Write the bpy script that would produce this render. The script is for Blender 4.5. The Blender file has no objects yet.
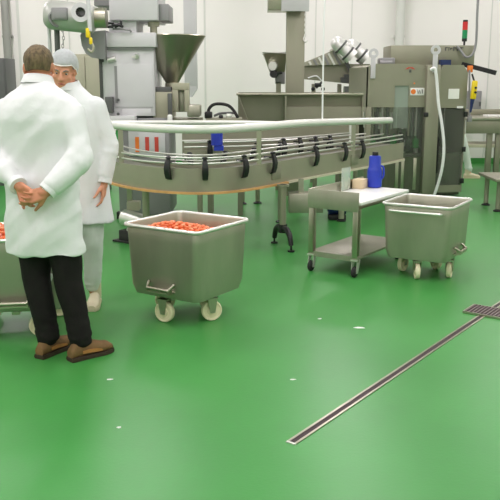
import bpy, bmesh, math, random
from mathutils import Vector, Matrix, noise
R = math.radians
PI = math.pi
V = Vector
random.seed(7)
SC = bpy.context.scene
COL = SC.collection

# ------------------------------------------------------------------ camera geometry
FPX = 780.0
PITCH = math.atan(170 / FPX)
CAMH = 1.6


def at(px, py, Y):
    """point at depth Y (metres from the camera, along the room) on a line of sight"""
    u = (px - 250) / FPX
    v = (250 - py) / FPX
    c, s = math.cos(PITCH), math.sin(PITCH)
    d = (u, c + v * s, -s + v * c)
    t = Y / d[1]
    return V((d[0] * t, Y, CAMH + d[2] * t))


# ------------------------------------------------------------------ materials
MATS = {}


def mat(name, col, rough=.5, metal=0.0, var=.06, scale=6.0, bump=0.0, bscale=40.0, stretch=None,
        alpha=1.0, emit=0.0, spec=.5, trans=0.0, detail=4.0, coat=0.0):
    m = bpy.data.materials.new(name)
    m.use_nodes = True
    nt = m.node_tree
    n, l = nt.nodes, nt.links
    b = n['Principled BSDF']
    tc = n.new('ShaderNodeTexCoord')
    mp = n.new('ShaderNodeMapping')
    if stretch:
        mp.inputs['Scale'].default_value = stretch
    l.new(tc.outputs['Object'], mp.inputs['Vector'])
    nz = n.new('ShaderNodeTexNoise')
    nz.inputs['Scale'].default_value = scale
    nz.inputs['Detail'].default_value = detail
    l.new(mp.outputs['Vector'], nz.inputs['Vector'])
    cr = n.new('ShaderNodeValToRGB')
    lo = [max(0, c * (1 - var)) for c in col]
    hi = [min(1, c * (1 + var)) for c in col]
    cr.color_ramp.elements[0].position = .3
    cr.color_ramp.elements[1].position = .7
    cr.color_ramp.elements[0].color = (*lo, 1)
    cr.color_ramp.elements[1].color = (*hi, 1)
    l.new(nz.outputs['Fac'], cr.inputs['Fac'])
    l.new(cr.outputs['Color'], b.inputs['Base Color'])
    rr = n.new('ShaderNodeMapRange')
    rr.inputs['To Min'].default_value = max(.02, rough - .06)
    rr.inputs['To Max'].default_value = min(1, rough + .06)
    l.new(nz.outputs['Fac'], rr.inputs['Value'])
    l.new(rr.outputs['Result'], b.inputs['Roughness'])
    b.inputs['Metallic'].default_value = metal
    b.inputs['Specular IOR Level'].default_value = spec
    b.inputs['Alpha'].default_value = alpha
    b.inputs['Transmission Weight'].default_value = trans
    b.inputs['Coat Weight'].default_value = coat
    if bump:
        n2 = n.new('ShaderNodeTexNoise')
        n2.inputs['Scale'].default_value = bscale
        n2.inputs['Detail'].default_value = 3
        l.new(mp.outputs['Vector'], n2.inputs['Vector'])
        bp = n.new('ShaderNodeBump')
        bp.inputs['Strength'].default_value = bump
        bp.inputs['Distance'].default_value = .01
        l.new(n2.outputs['Fac'], bp.inputs['Height'])
        l.new(bp.outputs['Normal'], b.inputs['Normal'])
    if emit:
        b.inputs['Emission Color'].default_value = (*col, 1)
        b.inputs['Emission Strength'].default_value = emit
    MATS[name] = m
    return m


def s2l(r, g, b):
    f = lambda c: (c / 255) / 12.92 if c / 255 <= .04045 else ((c / 255 + .055) / 1.055) ** 2.4
    return (f(r), f(g), f(b))


FLOOR = mat('floor_epoxy', s2l(66, 142, 68), .34, 0, .13, .9, .05, 60, detail=7, spec=.38)
WALL = mat('wall_panel', s2l(238, 236, 231), .5, 0, .012, 1.5)
CEIL = mat('ceiling_panel', s2l(238, 238, 232), .6, 0, .01, 2)
JOINT = mat('wall_joint', s2l(214, 216, 209), .5, 0, .03, 4)
PIPEG = mat('grey_pipe', s2l(150, 152, 146), .45, .3, .05, 4)
STEEL = mat('stainless', s2l(178, 175, 158), .34, 1, .07, 5, .05, 30, (1, 1, .25))
STEELD = mat('stainless_dull', s2l(172, 170, 154), .42, .75, .10, 6, .05, 30, (1, 1, .3))
STEELB = mat('stainless_bright', s2l(226, 226, 220), .36, .8, .04, 5)
STEELM = mat('stainless_matt', s2l(150, 149, 130), .5, .55, .06, 3, .04, 40, (1, 1, .3))
PANEL = mat('conveyor_steel', s2l(164, 161, 142), .42, .6, .05, 4, .03, 40)
PAINT = mat('white_grey_paint', s2l(206, 206, 207), .45, 0, .025, 3)
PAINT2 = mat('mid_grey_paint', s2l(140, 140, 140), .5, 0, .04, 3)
PAINTD = mat('dark_grey_paint', s2l(88, 90, 88), .5, 0, .05, 3)
BEIGE = mat('beige_grey_paint', s2l(170, 168, 146), .45, .1, .04, 2)
BLACK = mat('black_plastic', s2l(24, 25, 26), .45, 0, .1, 8)
RUBBER = mat('dark_rubber', s2l(34, 33, 33), .7, 0, .1, 8)
WHITEP = mat('white_plastic', s2l(240, 241, 236), .35, 0, .02, 6)
HOSE = mat('white_hose', s2l(236, 238, 236), .4, 0, .02, 6)
RAILW = mat('guard_pipe', s2l(226, 227, 220), .34, .15, .03, 4)
CREAM = mat('cream_nylon', s2l(232, 224, 188), .45, 0, .05, 14)
ORANGE = mat('orange_strip', s2l(206, 158, 100), .5, 0, .14, 7)
STRIP = mat('pale_strip', s2l(206, 200, 176), .45, .1, .06, 7)
MEAT = mat('meat', s2l(232, 120, 70), .4, 0, .22, 30, .2, 60)
MEAT2 = mat('meat_pale', s2l(240, 154, 108), .4, 0, .2, 30, .2, 60)
BLUE = mat('blue_paint', s2l(36, 58, 178), .4, 0, .1, 8)
DBLUE = mat('dark_blue', s2l(26, 44, 92), .45, 0, .1, 8)
GREEN = mat('green_plastic', s2l(36, 142, 60), .4, 0, .08, 8)
REDL = mat('red_lens', s2l(206, 40, 40), .3, 0, .05, 8)
GREENL = mat('green_lens', s2l(20, 140, 84), .3, 0, .05, 8)
YELLOW = mat('yellow_plastic', s2l(238, 208, 26), .4, 0, .05, 8)
OR = mat('orange_mark', s2l(238, 128, 48), .5, 0, .06, 8)
RED = mat('red_mark', s2l(196, 72, 58), .5, 0, .08, 8)
PAPER = mat('paper', s2l(244, 244, 240), .7, 0, .02, 20)
SMOKE = mat('smoky_pane', s2l(120, 126, 114), .12, 0, .05, 3, alpha=.22)
CLEAR = mat('clear_sheet', s2l(206, 222, 206), .12, 0, .04, 3, alpha=.40)
COAT = mat('white_cotton', s2l(232, 233, 234), .85, 0, .015, 12, .25, 22, spec=.2)
COATB = mat('white_cotton_b', s2l(226, 229, 230), .85, 0, .015, 12, .25, 22, spec=.2)
WTROU = mat('white_trousers', s2l(222, 230, 222), .85, 0, .03, 10, .3, 26, spec=.2)
BTROU = mat('black_trousers', s2l(30, 28, 27), .85, 0, .15, 14, .4, 30, spec=.2)
SKIN = mat('skin', s2l(214, 152, 122), .55, 0, .07, 18, .08, 60)
SKIN2 = mat('skin_ruddy', s2l(204, 136, 104), .55, 0, .10, 24, .08, 60)
HAIR = mat('brown_hair', s2l(104, 88, 62), .75, 0, .5, 70, .6, 90, (1, 1, .35))
HAIRG = mat('grey_hair', s2l(120, 116, 108), .7, 0, .25, 60, .5, 90)
NET = mat('hair_net', s2l(214, 220, 222), .7, 0, .08, 60, .4, 160, alpha=.62)
LEATH = mat('brown_suede', s2l(118, 88, 52), .75, 0, .16, 18, .3, 60)
SOLE = mat('dark_sole', s2l(58, 42, 30), .7, 0, .12, 20)
TAN = mat('tan_trim', s2l(172, 118, 62), .7, 0, .12, 20)
BOOT = mat('cream_rubber', s2l(226, 214, 184), .45, 0, .05, 10)
EYEW = mat('eye_white', s2l(206, 196, 188), .25, 0, .02, 10)
EYED = mat('eye_dark', s2l(42, 30, 24), .25, 0, .05, 10)
LIP = mat('lips', s2l(178, 98, 86), .5, 0, .06, 20)
GRILL = mat('drain_dark', s2l(52, 36, 38), .6, .2, .15, 20)
GRATE = mat('grate_bar', s2l(128, 112, 112), .5, .4, .1, 20)
CARD = mat('cardboard', s2l(214, 194, 160), .8, 0, .05, 12)
MOTORG = mat('grey_motor_shell', s2l(186, 188, 182), .4, .3, .05, 4)
MOTORB = mat('polished_motor', s2l(232, 232, 228), .3, .35, .03, 4)
DOLIVE = mat('dark_olive_panel', s2l(92, 96, 80), .3, .4, .12, 4, 0, 40, (6, 1, .3))
BELT = mat('conveyor_belt', s2l(120, 120, 108), .5, .2, .08, 40)


# ------------------------------------------------------------------ geometry collector
class G:
    def __init__(self):
        self.bm = bmesh.new()

    def _new(self, verts, M):
        bmesh.ops.transform(self.bm, matrix=M, verts=verts)

    def box(self, c, s, rz=0, bev=0, M=None, seg=2):
        r = bmesh.ops.create_cube(self.bm, size=1)
        vs = r['verts']
        m = Matrix.Translation(V(c)) @ Matrix.Rotation(rz, 4, 'Z') @ (M or Matrix()) @ Matrix.Diagonal((s[0], s[1], s[2], 1))
        self._new(vs, m)
        if bev:
            es = list({e for v in vs for e in v.link_edges})
            bmesh.ops.bevel(self.bm, geom=es, offset=bev, segments=seg, affect='EDGES', profile=.5, clamp_overlap=True)
        return self

    def lohi(self, lo, hi, bev=0):
        lo, hi = V(lo), V(hi)
        return self.box((lo + hi) / 2, hi - lo, 0, bev)

    def bar(self, p0, p1, w, h, bev=0):
        p0, p1 = V(p0), V(p1)
        d = p1 - p0
        q = d.to_track_quat('Z', 'Y').to_matrix().to_4x4()
        return self.box((p0 + p1) / 2, (w, h, d.length), 0, bev, q)

    def cyl(self, p0, p1, r0, r1=None, n=20, caps=True):
        r1 = r0 if r1 is None else r1
        p0, p1 = V(p0), V(p1)
        d = p1 - p0
        q = d.to_track_quat('Z', 'Y').to_matrix().to_4x4()
        r = bmesh.ops.create_cone(self.bm, cap_ends=caps, segments=n, radius1=r0, radius2=r1, depth=d.length)
        self._new(r['verts'], Matrix.Translation((p0 + p1) / 2) @ q)
        return self

    def sph(self, c, r, s=(1, 1, 1), n=16, M=None):
        k = bmesh.ops.create_uvsphere(self.bm, u_segments=n, v_segments=max(6, n // 2 + 2), radius=r)
        self._new(k['verts'], Matrix.Translation(V(c)) @ (M or Matrix()) @ Matrix.Diagonal((*s, 1)))
        return self

    def rc(self, p0, p1, r0, r1=None, n=16):
        """capsule with two radii"""
        r1 = r0 if r1 is None else r1
        self.sph(p0, r0, n=n)
        self.sph(p1, r1, n=n)
        return self.cyl(p0, p1, r0, r1, n)

    def chain(self, pts, rs, n=16):
        for i in range(len(pts) - 1):
            self.rc(pts[i], pts[i + 1], rs[i], rs[i + 1], n)
        return self

    def tube(self, pts, r, n=10, closed=False):
        pts = [V(p) for p in pts]
        N = len(pts)
        rings = []
        up = V((0, 0, 1))
        prev = None
        for i, p in enumerate(pts):
            a = pts[(i - 1) % N] if (closed or i > 0) else pts[i]
            b = pts[(i + 1) % N] if (closed or i < N - 1) else pts[i]
            t = (b - a).normalized()
            if prev is None:
                ref = up if abs(t.dot(up)) < .9 else V((1, 0, 0))
                u = t.cross(ref).normalized()
            else:
                u = (prev - t * prev.dot(t)).normalized()
            prev = u
            w = t.cross(u)
            rad = r[i] if isinstance(r, (list, tuple)) else r
            rings.append([self.bm.verts.new(p + rad * (math.cos(2 * PI * k / n) * u + math.sin(2 * PI * k / n) * w)) for k in range(n)])
        for i in range(N if closed else N - 1):
            A, B = rings[i], rings[(i + 1) % N]
            for k in range(n):
                self.bm.faces.new((A[k], A[(k + 1) % n], B[(k + 1) % n], B[k]))
        if not closed:
            self.bm.faces.new(rings[0][::-1])
            self.bm.faces.new(rings[-1])
        return self

    def loft(self, rings, caps=True):
        R_ = [[self.bm.verts.new(V(p)) for p in ring] for ring in rings]
        n = len(R_[0])
        for A, B in zip(R_[:-1], R_[1:]):
            for k in range(n):
                self.bm.faces.new((A[k], A[(k + 1) % n], B[(k + 1) % n], B[k]))
        if caps:
            self.bm.faces.new(R_[0][::-1])
            self.bm.faces.new(R_[-1])
        return self

    def ell(self, rings, n=32):
        """rings of (cx, cy, cz, rx, ry, power)"""
        out = []
        for (cx, cy, cz, rx, ry, pw) in rings:
            L = []
            for k in range(n):
                a = 2 * PI * k / n
                c, s = math.cos(a), math.sin(a)
                L.append((cx + rx * math.copysign(abs(c) ** (2 / pw), c), cy + ry * math.copysign(abs(s) ** (2 / pw), s), cz))
            out.append(L)
        return self.loft(out)

    def lathe(self, prof, c=(0, 0, 0), n=32, M=None, caps=False):
        c = V(c)
        rings = []
        for (r, z) in prof:
            rings.append([c + ((M or Matrix()) @ V((r * math.cos(2 * PI * k / n), r * math.sin(2 * PI * k / n), z))) for k in range(n)])
        return self.loft(rings, caps)

    def prism(self, poly, y0, y1):
        """XZ outline pushed along y"""
        A = [self.bm.verts.new((x, y0, z)) for x, z in poly]
        B = [self.bm.verts.new((x, y1, z)) for x, z in poly]
        n = len(poly)
        self.bm.faces.new(A)
        self.bm.faces.new(B[::-1])
        for i in range(n):
            self.bm.faces.new((A[i], B[i], B[(i + 1) % n], A[(i + 1) % n]))
        return self

    def prismz(self, poly, z0, z1):
        A = [self.bm.verts.new((x, y, z0)) for x, y in poly]
        B = [self.bm.verts.new((x, y, z1)) for x, y in poly]
        n = len(poly)
        self.bm.faces.new(A[::-1])
        self.bm.faces.new(B)
        for i in range(n):
            self.bm.faces.new((A[i], A[(i + 1) % n], B[(i + 1) % n], B[i]))
        return self

    def hull(self, pts8):
        """box from 8 corners: bottom 4 ccw then top 4 ccw"""
        v = [self.bm.verts.new(V(p)) for p in pts8]
        for f in ((3, 2, 1, 0), (4, 5, 6, 7), (0, 1, 5, 4), (1, 2, 6, 5), (2, 3, 7, 6), (3, 0, 4, 7)):
            self.bm.faces.new([v[i] for i in f])
        return self


ROOT = {}


def finish(o, me, smooth=38):
    if smooth:
        me.polygons.foreach_set('use_smooth', [True] * len(me.polygons))
        me.set_sharp_from_angle(angle=R(smooth))
    me.update()


def build(name, g, m, parent=None, smooth=38):
    """link the collected geometry as ONE mesh object; geometry is in the frame of the room (or of an unmoved thing)"""
    bm = g.bm
    bmesh.ops.recalc_face_normals(bm, faces=bm.faces)
    inv = ROOT.get(parent.name, Matrix()) if parent else Matrix()
    bm.transform(inv)
    me = bpy.data.meshes.new(name)
    bm.to_mesh(me)
    bm.free()
    o = bpy.data.objects.new(name, me)
    me.materials.append(m)
    COL.objects.link(o)
    finish(o, me, smooth)
    if parent:
        o.parent = parent
        ROOT[o.name] = inv
    return o


def tag(o, label, cat, group=None, kind=None):
    o['label'] = label
    o['category'] = cat
    if group:
        o['group'] = group
    if kind:
        o['kind'] = kind
    return o


def thing(name, label, cat, loc=(0, 0, 0), rz=0, group=None):
    o = bpy.data.objects.new(name, None)
    o.empty_display_size = .1
    COL.objects.link(o)
    o.location = loc
    o.rotation_euler = (0, 0, rz)
    ROOT[o.name] = (Matrix.Translation(V(loc)) @ Matrix.Rotation(rz, 4, 'Z')).inverted()
    return tag(o, label, cat, group)


def single(name, g, m, label, cat, base, group=None, kind=None, smooth=38):
    """a thing that is one mesh, its origin at base"""
    g.bm.transform(Matrix.Translation(-V(base)))
    o = build(name, g, m, None, smooth)
    o.location = base
    return tag(o, label, cat, group, kind)


def structure(name, g, m, label=None, smooth=0):
    o = build(name, g, m, None, smooth)
    o['kind'] = 'structure'
    return o


def dup(root, loc, rz, label=None, group=None):
    r = root.copy()
    COL.objects.link(r)
    r.location = loc
    r.rotation_euler = (0, 0, rz)
    if label:
        r['label'] = label
    if group:
        r['group'] = group

    def rec(src, dst):
        for ch in [o for o in list(bpy.data.objects) if o.parent == src]:
            c = ch.copy()
            COL.objects.link(c)
            c.parent = dst
            rec(ch, c)
    rec(root, r)
    return r


def smoothpath(pts, per=6, closed=False):
    pts = [V(p) for p in pts]
    n = len(pts)
    out = []
    rng = range(n) if closed else range(n - 1)
    for i in rng:
        if closed:
            p0, p1, p2, p3 = pts[(i - 1) % n], pts[i], pts[(i + 1) % n], pts[(i + 2) % n]
        else:
            p0, p1, p2, p3 = pts[max(i - 1, 0)], pts[i], pts[i + 1], pts[min(i + 2, n - 1)]
        for k in range(per):
            t = k / per
            out.append(.5 * ((2 * p1) + (-p0 + p2) * t + (2 * p0 - 5 * p1 + 4 * p2 - p3) * t * t + (-p0 + 3 * p1 - 3 * p2 + p3) * t ** 3))
    if not closed:
        out.append(pts[-1])
    return out


def remeshed(g, voxel, smooth=4):
    """fuse overlapping shapes into one continuous skin; returns a bmesh"""
    me = bpy.data.meshes.new('tmp')
    bmesh.ops.recalc_face_normals(g.bm, faces=g.bm.faces)
    g.bm.to_mesh(me)
    g.bm.free()
    o = bpy.data.objects.new('tmp', me)
    COL.objects.link(o)
    md = o.modifiers.new('r', 'REMESH')
    md.mode = 'VOXEL'
    md.voxel_size = voxel
    bpy.context.view_layer.update()
    dg = bpy.context.evaluated_depsgraph_get()
    m2 = bpy.data.meshes.new_from_object(o.evaluated_get(dg))
    bm = bmesh.new()
    bm.from_mesh(m2)
    bpy.data.objects.remove(o)
    bpy.data.meshes.remove(me)
    bpy.data.meshes.remove(m2)
    for _ in range(smooth):
        bmesh.ops.smooth_vert(bm, verts=bm.verts, factor=.5, use_axis_x=True, use_axis_y=True, use_axis_z=True)
    g2 = G()
    g2.bm.free()
    g2.bm = bm
    bm.normal_update()
    return g2


def displace(g, fn):
    bm = g.bm
    bm.normal_update()
    mv = [(v, v.normal.copy() * fn(v.co)) for v in bm.verts]
    for v, d in mv:
        v.co += d
    return g


# ------------------------------------------------------------------ the room
BACKY = 15.3
structure('floor', G().lohi((-6, -4, -.1), (7, BACKY + .2, 0)), FLOOR)
structure('wall_back', G().lohi((-6, BACKY, 0), (7, BACKY + .2, 4.4)), WALL)
structure('wall_left', G().lohi((-6.2, -4, 0), (-6, BACKY, 4.4)), WALL)
structure('wall_right', G().lohi((7, -4, 0), (7.2, BACKY, 4.4)), WALL)
structure('wall_front', G().lohi((-6, -4.2, 0), (7, -4, 4.4)), WALL)
structure('ceiling', G().lohi((-6, -4, 4.4), (7, BACKY, 4.5)), CEIL)
ti = 1
for px in (17.5, 68, 128, 204.5, 316, 352, 492):
    X = at(px, 10, BACKY).x
    w = .05 if px < 40 else (.02 if px != 204.5 else .035)
    structure('trim_%d' % ti, G().lohi((X - w / 2, BACKY - .012, .12), (X + w / 2, BACKY, 4.4)), JOINT)
    ti += 1
structure('baseboard_back', G().lohi((-6, BACKY - .03, 0), (7, BACKY, .11)), FLOOR)

# tall wall pipes
for (px, r, m, lab) in ((4.5, .075, PIPEG, 'dark grey vertical pipe on the back wall above the dark cabinet'),
                        (401, .085, JOINT, 'pale vertical pipe on the back wall above the filling machine')):
    X = at(px, 0, BACKY - .12).x
    g = G().cyl((X, BACKY - .13, 0), (X, BACKY - .13, 4.39), r, n=20)
    for z in (.8, 2.4, 3.6):
        g.box((X, BACKY - .06, z), (r * 2.4, .11, .04))
    single('wall_pipe', g, m, lab, 'pipe', (X, BACKY - .13, 0))

# ------------------------------------------------------------------ ceiling lamps
EM = mat('lamp_diffuser', (1, .98, .93), .5, 0, .01, 4, emit=4.0)


def lamp(x, y, first):
    t = thing('ceiling_light', 'long white fluorescent ceiling light', 'ceiling light', (x, y, 4.4), 0, 'ceiling lights')
    build('housing', G().lohi((x - .16, y - .75, 4.32), (x + .16, y + .75, 4.4), .01), PAINT, t)
    build('diffuser', G().lohi((x - .14, y - .73, 4.29), (x + .14, y + .73, 4.32)), EM, t)
    ld = bpy.data.lights.new('lamp', 'AREA')
    ld.shape = 'RECTANGLE'
    ld.size, ld.size_y = .3, 1.45
    ld.energy = 40
    ld.color = (1.0, .865, .965)
    lo = bpy.data.objects.new('tube_lamp', ld)
    lo.location = (0, 0, -.13)
    lo.parent = t
    COL.objects.link(lo)


for lx in (-4.4, -1.5, 1.5, 4.6):
    for ly in (-2.0, 1.2, 4.3, 7.4, 10.5, 13.4):
        lamp(lx, ly, 0)


# ------------------------------------------------------------------ floor drain
def drain():
    a, b = V((.189, 3.253, 0)), V((2.05, 5.79, 0))
    d = (b - a).normalized()
    s = V((d.y, -d.x, 0))
    t = thing('drain_channel', 'long narrow slot drain set into the green floor', 'floor drain', a)
    g = G()
    g.bar(a + V((0, 0, .001)), b + V((0, 0, .001)), .027, .004)
    build('slot', g, GRILL, t)
    for k in (-1, 1):
        g = G()
        o = s * (0.0195 * k)
        g.bar(a + o + V((0, 0, .002)), b + o + V((0, 0, .002)), .012, .006)
        build('edge_strip', g, STEEL, t)
    build('end_plate', G().bar(a - d * .012 + V((0, 0, .002)), a + V((0, 0, .002)), .05, .006), STEELB, t)
    # grate
    A, B, C_ = V((1.497, 5.262, 0)), V((1.623, 5.436, 0)), V((1.80, 5.035, 0))
    u = (B - A).normalized()
    w = V((u.y, -u.x, 0))
    L, W = .215, .30
    c = A + u * L / 2 + w * W / 2
    t2 = thing('drain_grate', 'square slatted grating crossing the slot drain', 'drain grate', c)
    ang = math.atan2(u.y, u.x)
    build('pit', G().box(c + V((0, 0, .004)), (L, W, .008), ang), GRILL, t2)
    for i in range(12):
        p = c + w * (-W / 2 + W * (i + .5) / 12) + V((0, 0, .011))
        build('slat', G().box(p, (L, .010, .010), ang), GRATE, t2)
    for k in (-1, 1):
        build('frame', G().box(c + u * (k * L / 2) + V((0, 0, .009)), (.008, W, .014), ang), STEEL, t2)
    for k in (-1, 1):
        build('frame', G().box(c + w * (k * W / 2) + V((0, 0, .009)), (L, .008, .014), ang), STEEL, t2)


drain()


# ------------------------------------------------------------------ meat bins
def rrect(hx, hy, z, r, n=5, cx=0, cy=0):
    out = []
    for qx, qy, a0 in ((1, 1, 0), (-1, 1, 90), (-1, -1, 180), (1, -1, 270)):
        for k in range(n + 1):
            a = R(a0 + 90 * k / n)
            out.append((cx + qx * (hx - r) + r * math.cos(a), cy + qy * (hy - r) + r * math.sin(a), z))
    return out


BH, BX, BY = .645, .303, .310


def caster(t, x, y, ang, r=.070):
    g = G()
    ax = V((math.cos(ang), math.sin(ang), 0))
    rl = V((-ax.y, ax.x, 0))
    c = V((x, y, r))
    fk = G()
    for k in (-1, 1):
        p = c + ax * (.03 * k)
        fk.hull([p + rl * a + ax * b + V((0, 0, z)) for z, w in ((-.012, .016), (.088, .034)) for a, b in ((-w, -.003), (w, -.003), (w, .003), (-w, .003))])
    fk.box(c + V((0, 0, .088)), (.075, .075, .008), ang)
    fk.cyl(c - ax * .036, c + ax * .036, .008, n=10)
    f = build('caster_fork', fk, STEEL, t)
    M = V((0, 0, 1)).rotation_difference(ax).to_matrix().to_4x4()
    g.lathe([(.012, -.022), (.030, -.022), (.034, -.014), (r - .014, -.014), (r - .010, -.020), (r - .003, -.018), (r, -.010), (r, .010), (r - .003, .018), (r - .010, .020), (r - .014, .014), (.034, .014), (.030, .022), (.012, .022)], c, 28, M, True)
    build('wheel', g, CREAM, f)


def make_bin(label, spots=((.225, -.025, 8), (-.20, 0, -10), (0, -.205, 28), (.03, .215, 52))):
    t = thing('meat_bin', label, 'bin', (0, 0, 0), 0, 'stainless steel bins on cream wheels')
    g = G()
    z0 = .165
    rings = [rrect(.21, .225, z0, .05), rrect(.255, .27, z0 + .012, .055), rrect(BX - .028, BY - .028, z0 + .075, .05),
             rrect(BX - .016, BY - .016, BH - .09, .045), rrect(BX - .012, BY - .012, BH - .012, .045),
             rrect(BX - .016, BY - .016, BH - .004, .045), rrect(BX - .020, BY - .020, BH - .012, .043),
             rrect(BX - .024, BY - .024, BH - .09, .043), rrect(BX - .036, BY - .036, z0 + .085, .045), rrect(.21, .225, z0 + .02, .04)]
    g.loft(rings)
    build('body', g, STEELD, t)
    build('rim', G().tube(rrect(BX - .004, BY - .004, BH - .004, .05, 6), .0125, 10, True), STEELB, t)
    # long push handle near the rim on one side
    y = -BY - .028
    h = G().tube(smoothpath([(-.20, -BY + .01, BH - .055), (-.19, y, BH - .055), (.19, y, BH - .055), (.20, -BY + .01, BH - .055)], 8), .0115, 10)
    build('push_handle', h, STEELB, t)
    # forked lifting brackets low on two sides
    for k in (-1, 1):
        x = k * (BX - .02)
        b = G()
        z = z0 + .085
        b.tube([(x, -.105, z + .03), (x + k * .045, -.085, z - .002), (x + k * .045, .085, z - .002), (x, .105, z + .03)], .0115, 10)
        b.hull([(x - k * .03, -.10, z - .034), (x + k * .045, -.09, z - .030), (x + k * .045, .09, z - .030), (x - k * .03, .10, z - .034),
                (x - k * .03, -.10, z - .026), (x + k * .045, -.09, z - .018), (x + k * .045, .09, z - .018), (x - k * .03, .10, z - .026)])
        for q in (-1, 1):
            b.bar((x + k * .03, q * .088, z - .028), (x + k * .03, q * .088, z + .004), .035, .012)
        build('lift_bracket', b, STEEL, t)
    # undercarriage
    u = G()
    u.box((0, 0, z0 - .010), (.44, .05, .018)).box((0, 0, z0 - .010), (.05, .44, .018))
    build('undercarriage', u, STEEL, t)
    for cx, cy, ca in spots:
        caster(t, cx, cy, R(ca))
    return t


B1C, B1R = (-.429, 5.24), R(-123)
B2C, B2R = (1.475, 6.40), R(-31)
B3C, B3R = (-1.515, 4.96), R(-90 + 8)
bin1 = make_bin('stainless steel wheeled bin heaped with orange meat, in the middle of the floor')
bin2 = dup(bin1, (*B2C, 0), B2R, 'empty stainless steel wheeled bin with a long handle, beside the white-topped cart')
bin3 = make_bin('steel bin on wheels half hidden behind the man in black trousers', ((.21, .145, 8), (.21, -.225, -10), (-.21, .225, 15), (-.21, -.225, 0)))
bin3.location = (*B3C, 0)
bin3.rotation_euler.z = B3R
bin1.location = (*B1C, 0)
bin1.rotation_euler.z = B1R
bin1.scale = (1.02, 1.02, 1.02)
bin2.scale = (.965, .965, .965)


def meat(center, rot, n, label, moundlabel, group, peak, base):
    M = Matrix.Translation((*center, 0)) @ Matrix.Rotation(rot, 4, 'Z')
    hx, hy = BX - .045, BY - .045

    def top(x, y):
        d = ((x - peak[0]) / .30) ** 2 + ((y - peak[1]) / .30) ** 2
        return base + peak[2] * math.exp(-d * 1.3)
    g = G()
    N = 14
    grid = []
    for i in range(N + 1):
        for j in range(N + 1):
            x = -hx + 2 * hx * i / N
            y = -hy + 2 * hy * j / N
            x *= .985
            y *= .985
            grid.append(g.bm.verts.new(M @ V((x, y, top(x, y) - .012 + .008 * noise.noise(V((x * 30, y * 30, 1)))))))
    for i in range(N):
        for j in range(N):
            a = i * (N + 1) + j
            g.bm.faces.new((grid[a], grid[a + N + 1], grid[a + N + 2], grid[a + 1]))
    ext = bmesh.ops.extrude_face_region(g.bm, geom=list(g.bm.faces))
    for v in ext['geom']:
        if isinstance(v, bmesh.types.BMVert):
            v.co.z = .27
    o = build('meat_heap', g, MEAT, None)
    tag(o, moundlabel, 'meat', None, 'stuff')
    protos = []
    for k in range(6):
        gg = G()
        bmesh.ops.create_icosphere(gg.bm, subdivisions=2, radius=1)
        sx, sy, sz = random.uniform(.9, 1.5), random.uniform(.7, 1), random.uniform(.55, .8)
        for v in gg.bm.verts:
            q = 1 + .38 * noise.noise(v.co * 1.4 + V((k * 9, 0, 0)))
            v.co = V((v.co.x * sx, v.co.y * sy, v.co.z * sz)) * q
        me = bpy.data.meshes.new('meat_piece')
        gg.bm.to_mesh(me)
        gg.bm.free()
        me.materials.append(MEAT if k % 3 else MEAT2)
        me.polygons.foreach_set('use_smooth', [True] * len(me.polygons))
        protos.append(me)
    spots = []
    tries = 0
    while len(spots) < n and tries < 20000:
        tries += 1
        x, y = random.uniform(-hx + .05, hx - .05), random.uniform(-hy + .05, hy - .05)
        if min([(x - a) ** 2 + (y - b) ** 2 for a, b in spots] + [9]) < .033 ** 2:
            continue
        spots.append((x, y))
    for k, (x, y) in enumerate(spots):
        s = random.uniform(.014, .019)
        p = bpy.data.objects.new('meat_piece', protos[k % 6])
        COL.objects.link(p)
        p.location = M @ V((x, y, top(x, y) + .002))
        p.rotation_euler = (random.uniform(-.4, .4), random.uniform(-.4, .4), random.uniform(0, 6.28))
        p.scale = (s, s, s)
        tag(p, label, 'meat piece', group)


meat(B1C, B1R, 150, 'small orange-pink lump of meat in the heap filling the middle bin', 'mass of orange meat under the loose lumps in the middle bin',
     'orange meat lumps in the middle bin', (.09, -.07, .085), .565)
meat(B3C, B3R, 70, 'orange-pink lump of meat in the bin behind the man in black trousers', 'mass of orange meat in the bin behind the man in black trousers',
     'orange meat lumps in the half-hidden bin', (-.10, .05, .11), .60)
lb = at(50.5, 277, 4.63)
single('bin_tag', G().box(lb, (.030, .004, .045), .1, 0, Matrix.Rotation(.5, 4, 'Y')), PAPER, 'small white paper tag on the half-hidden bin, between the black trouser legs', 'tag', lb)


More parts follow.
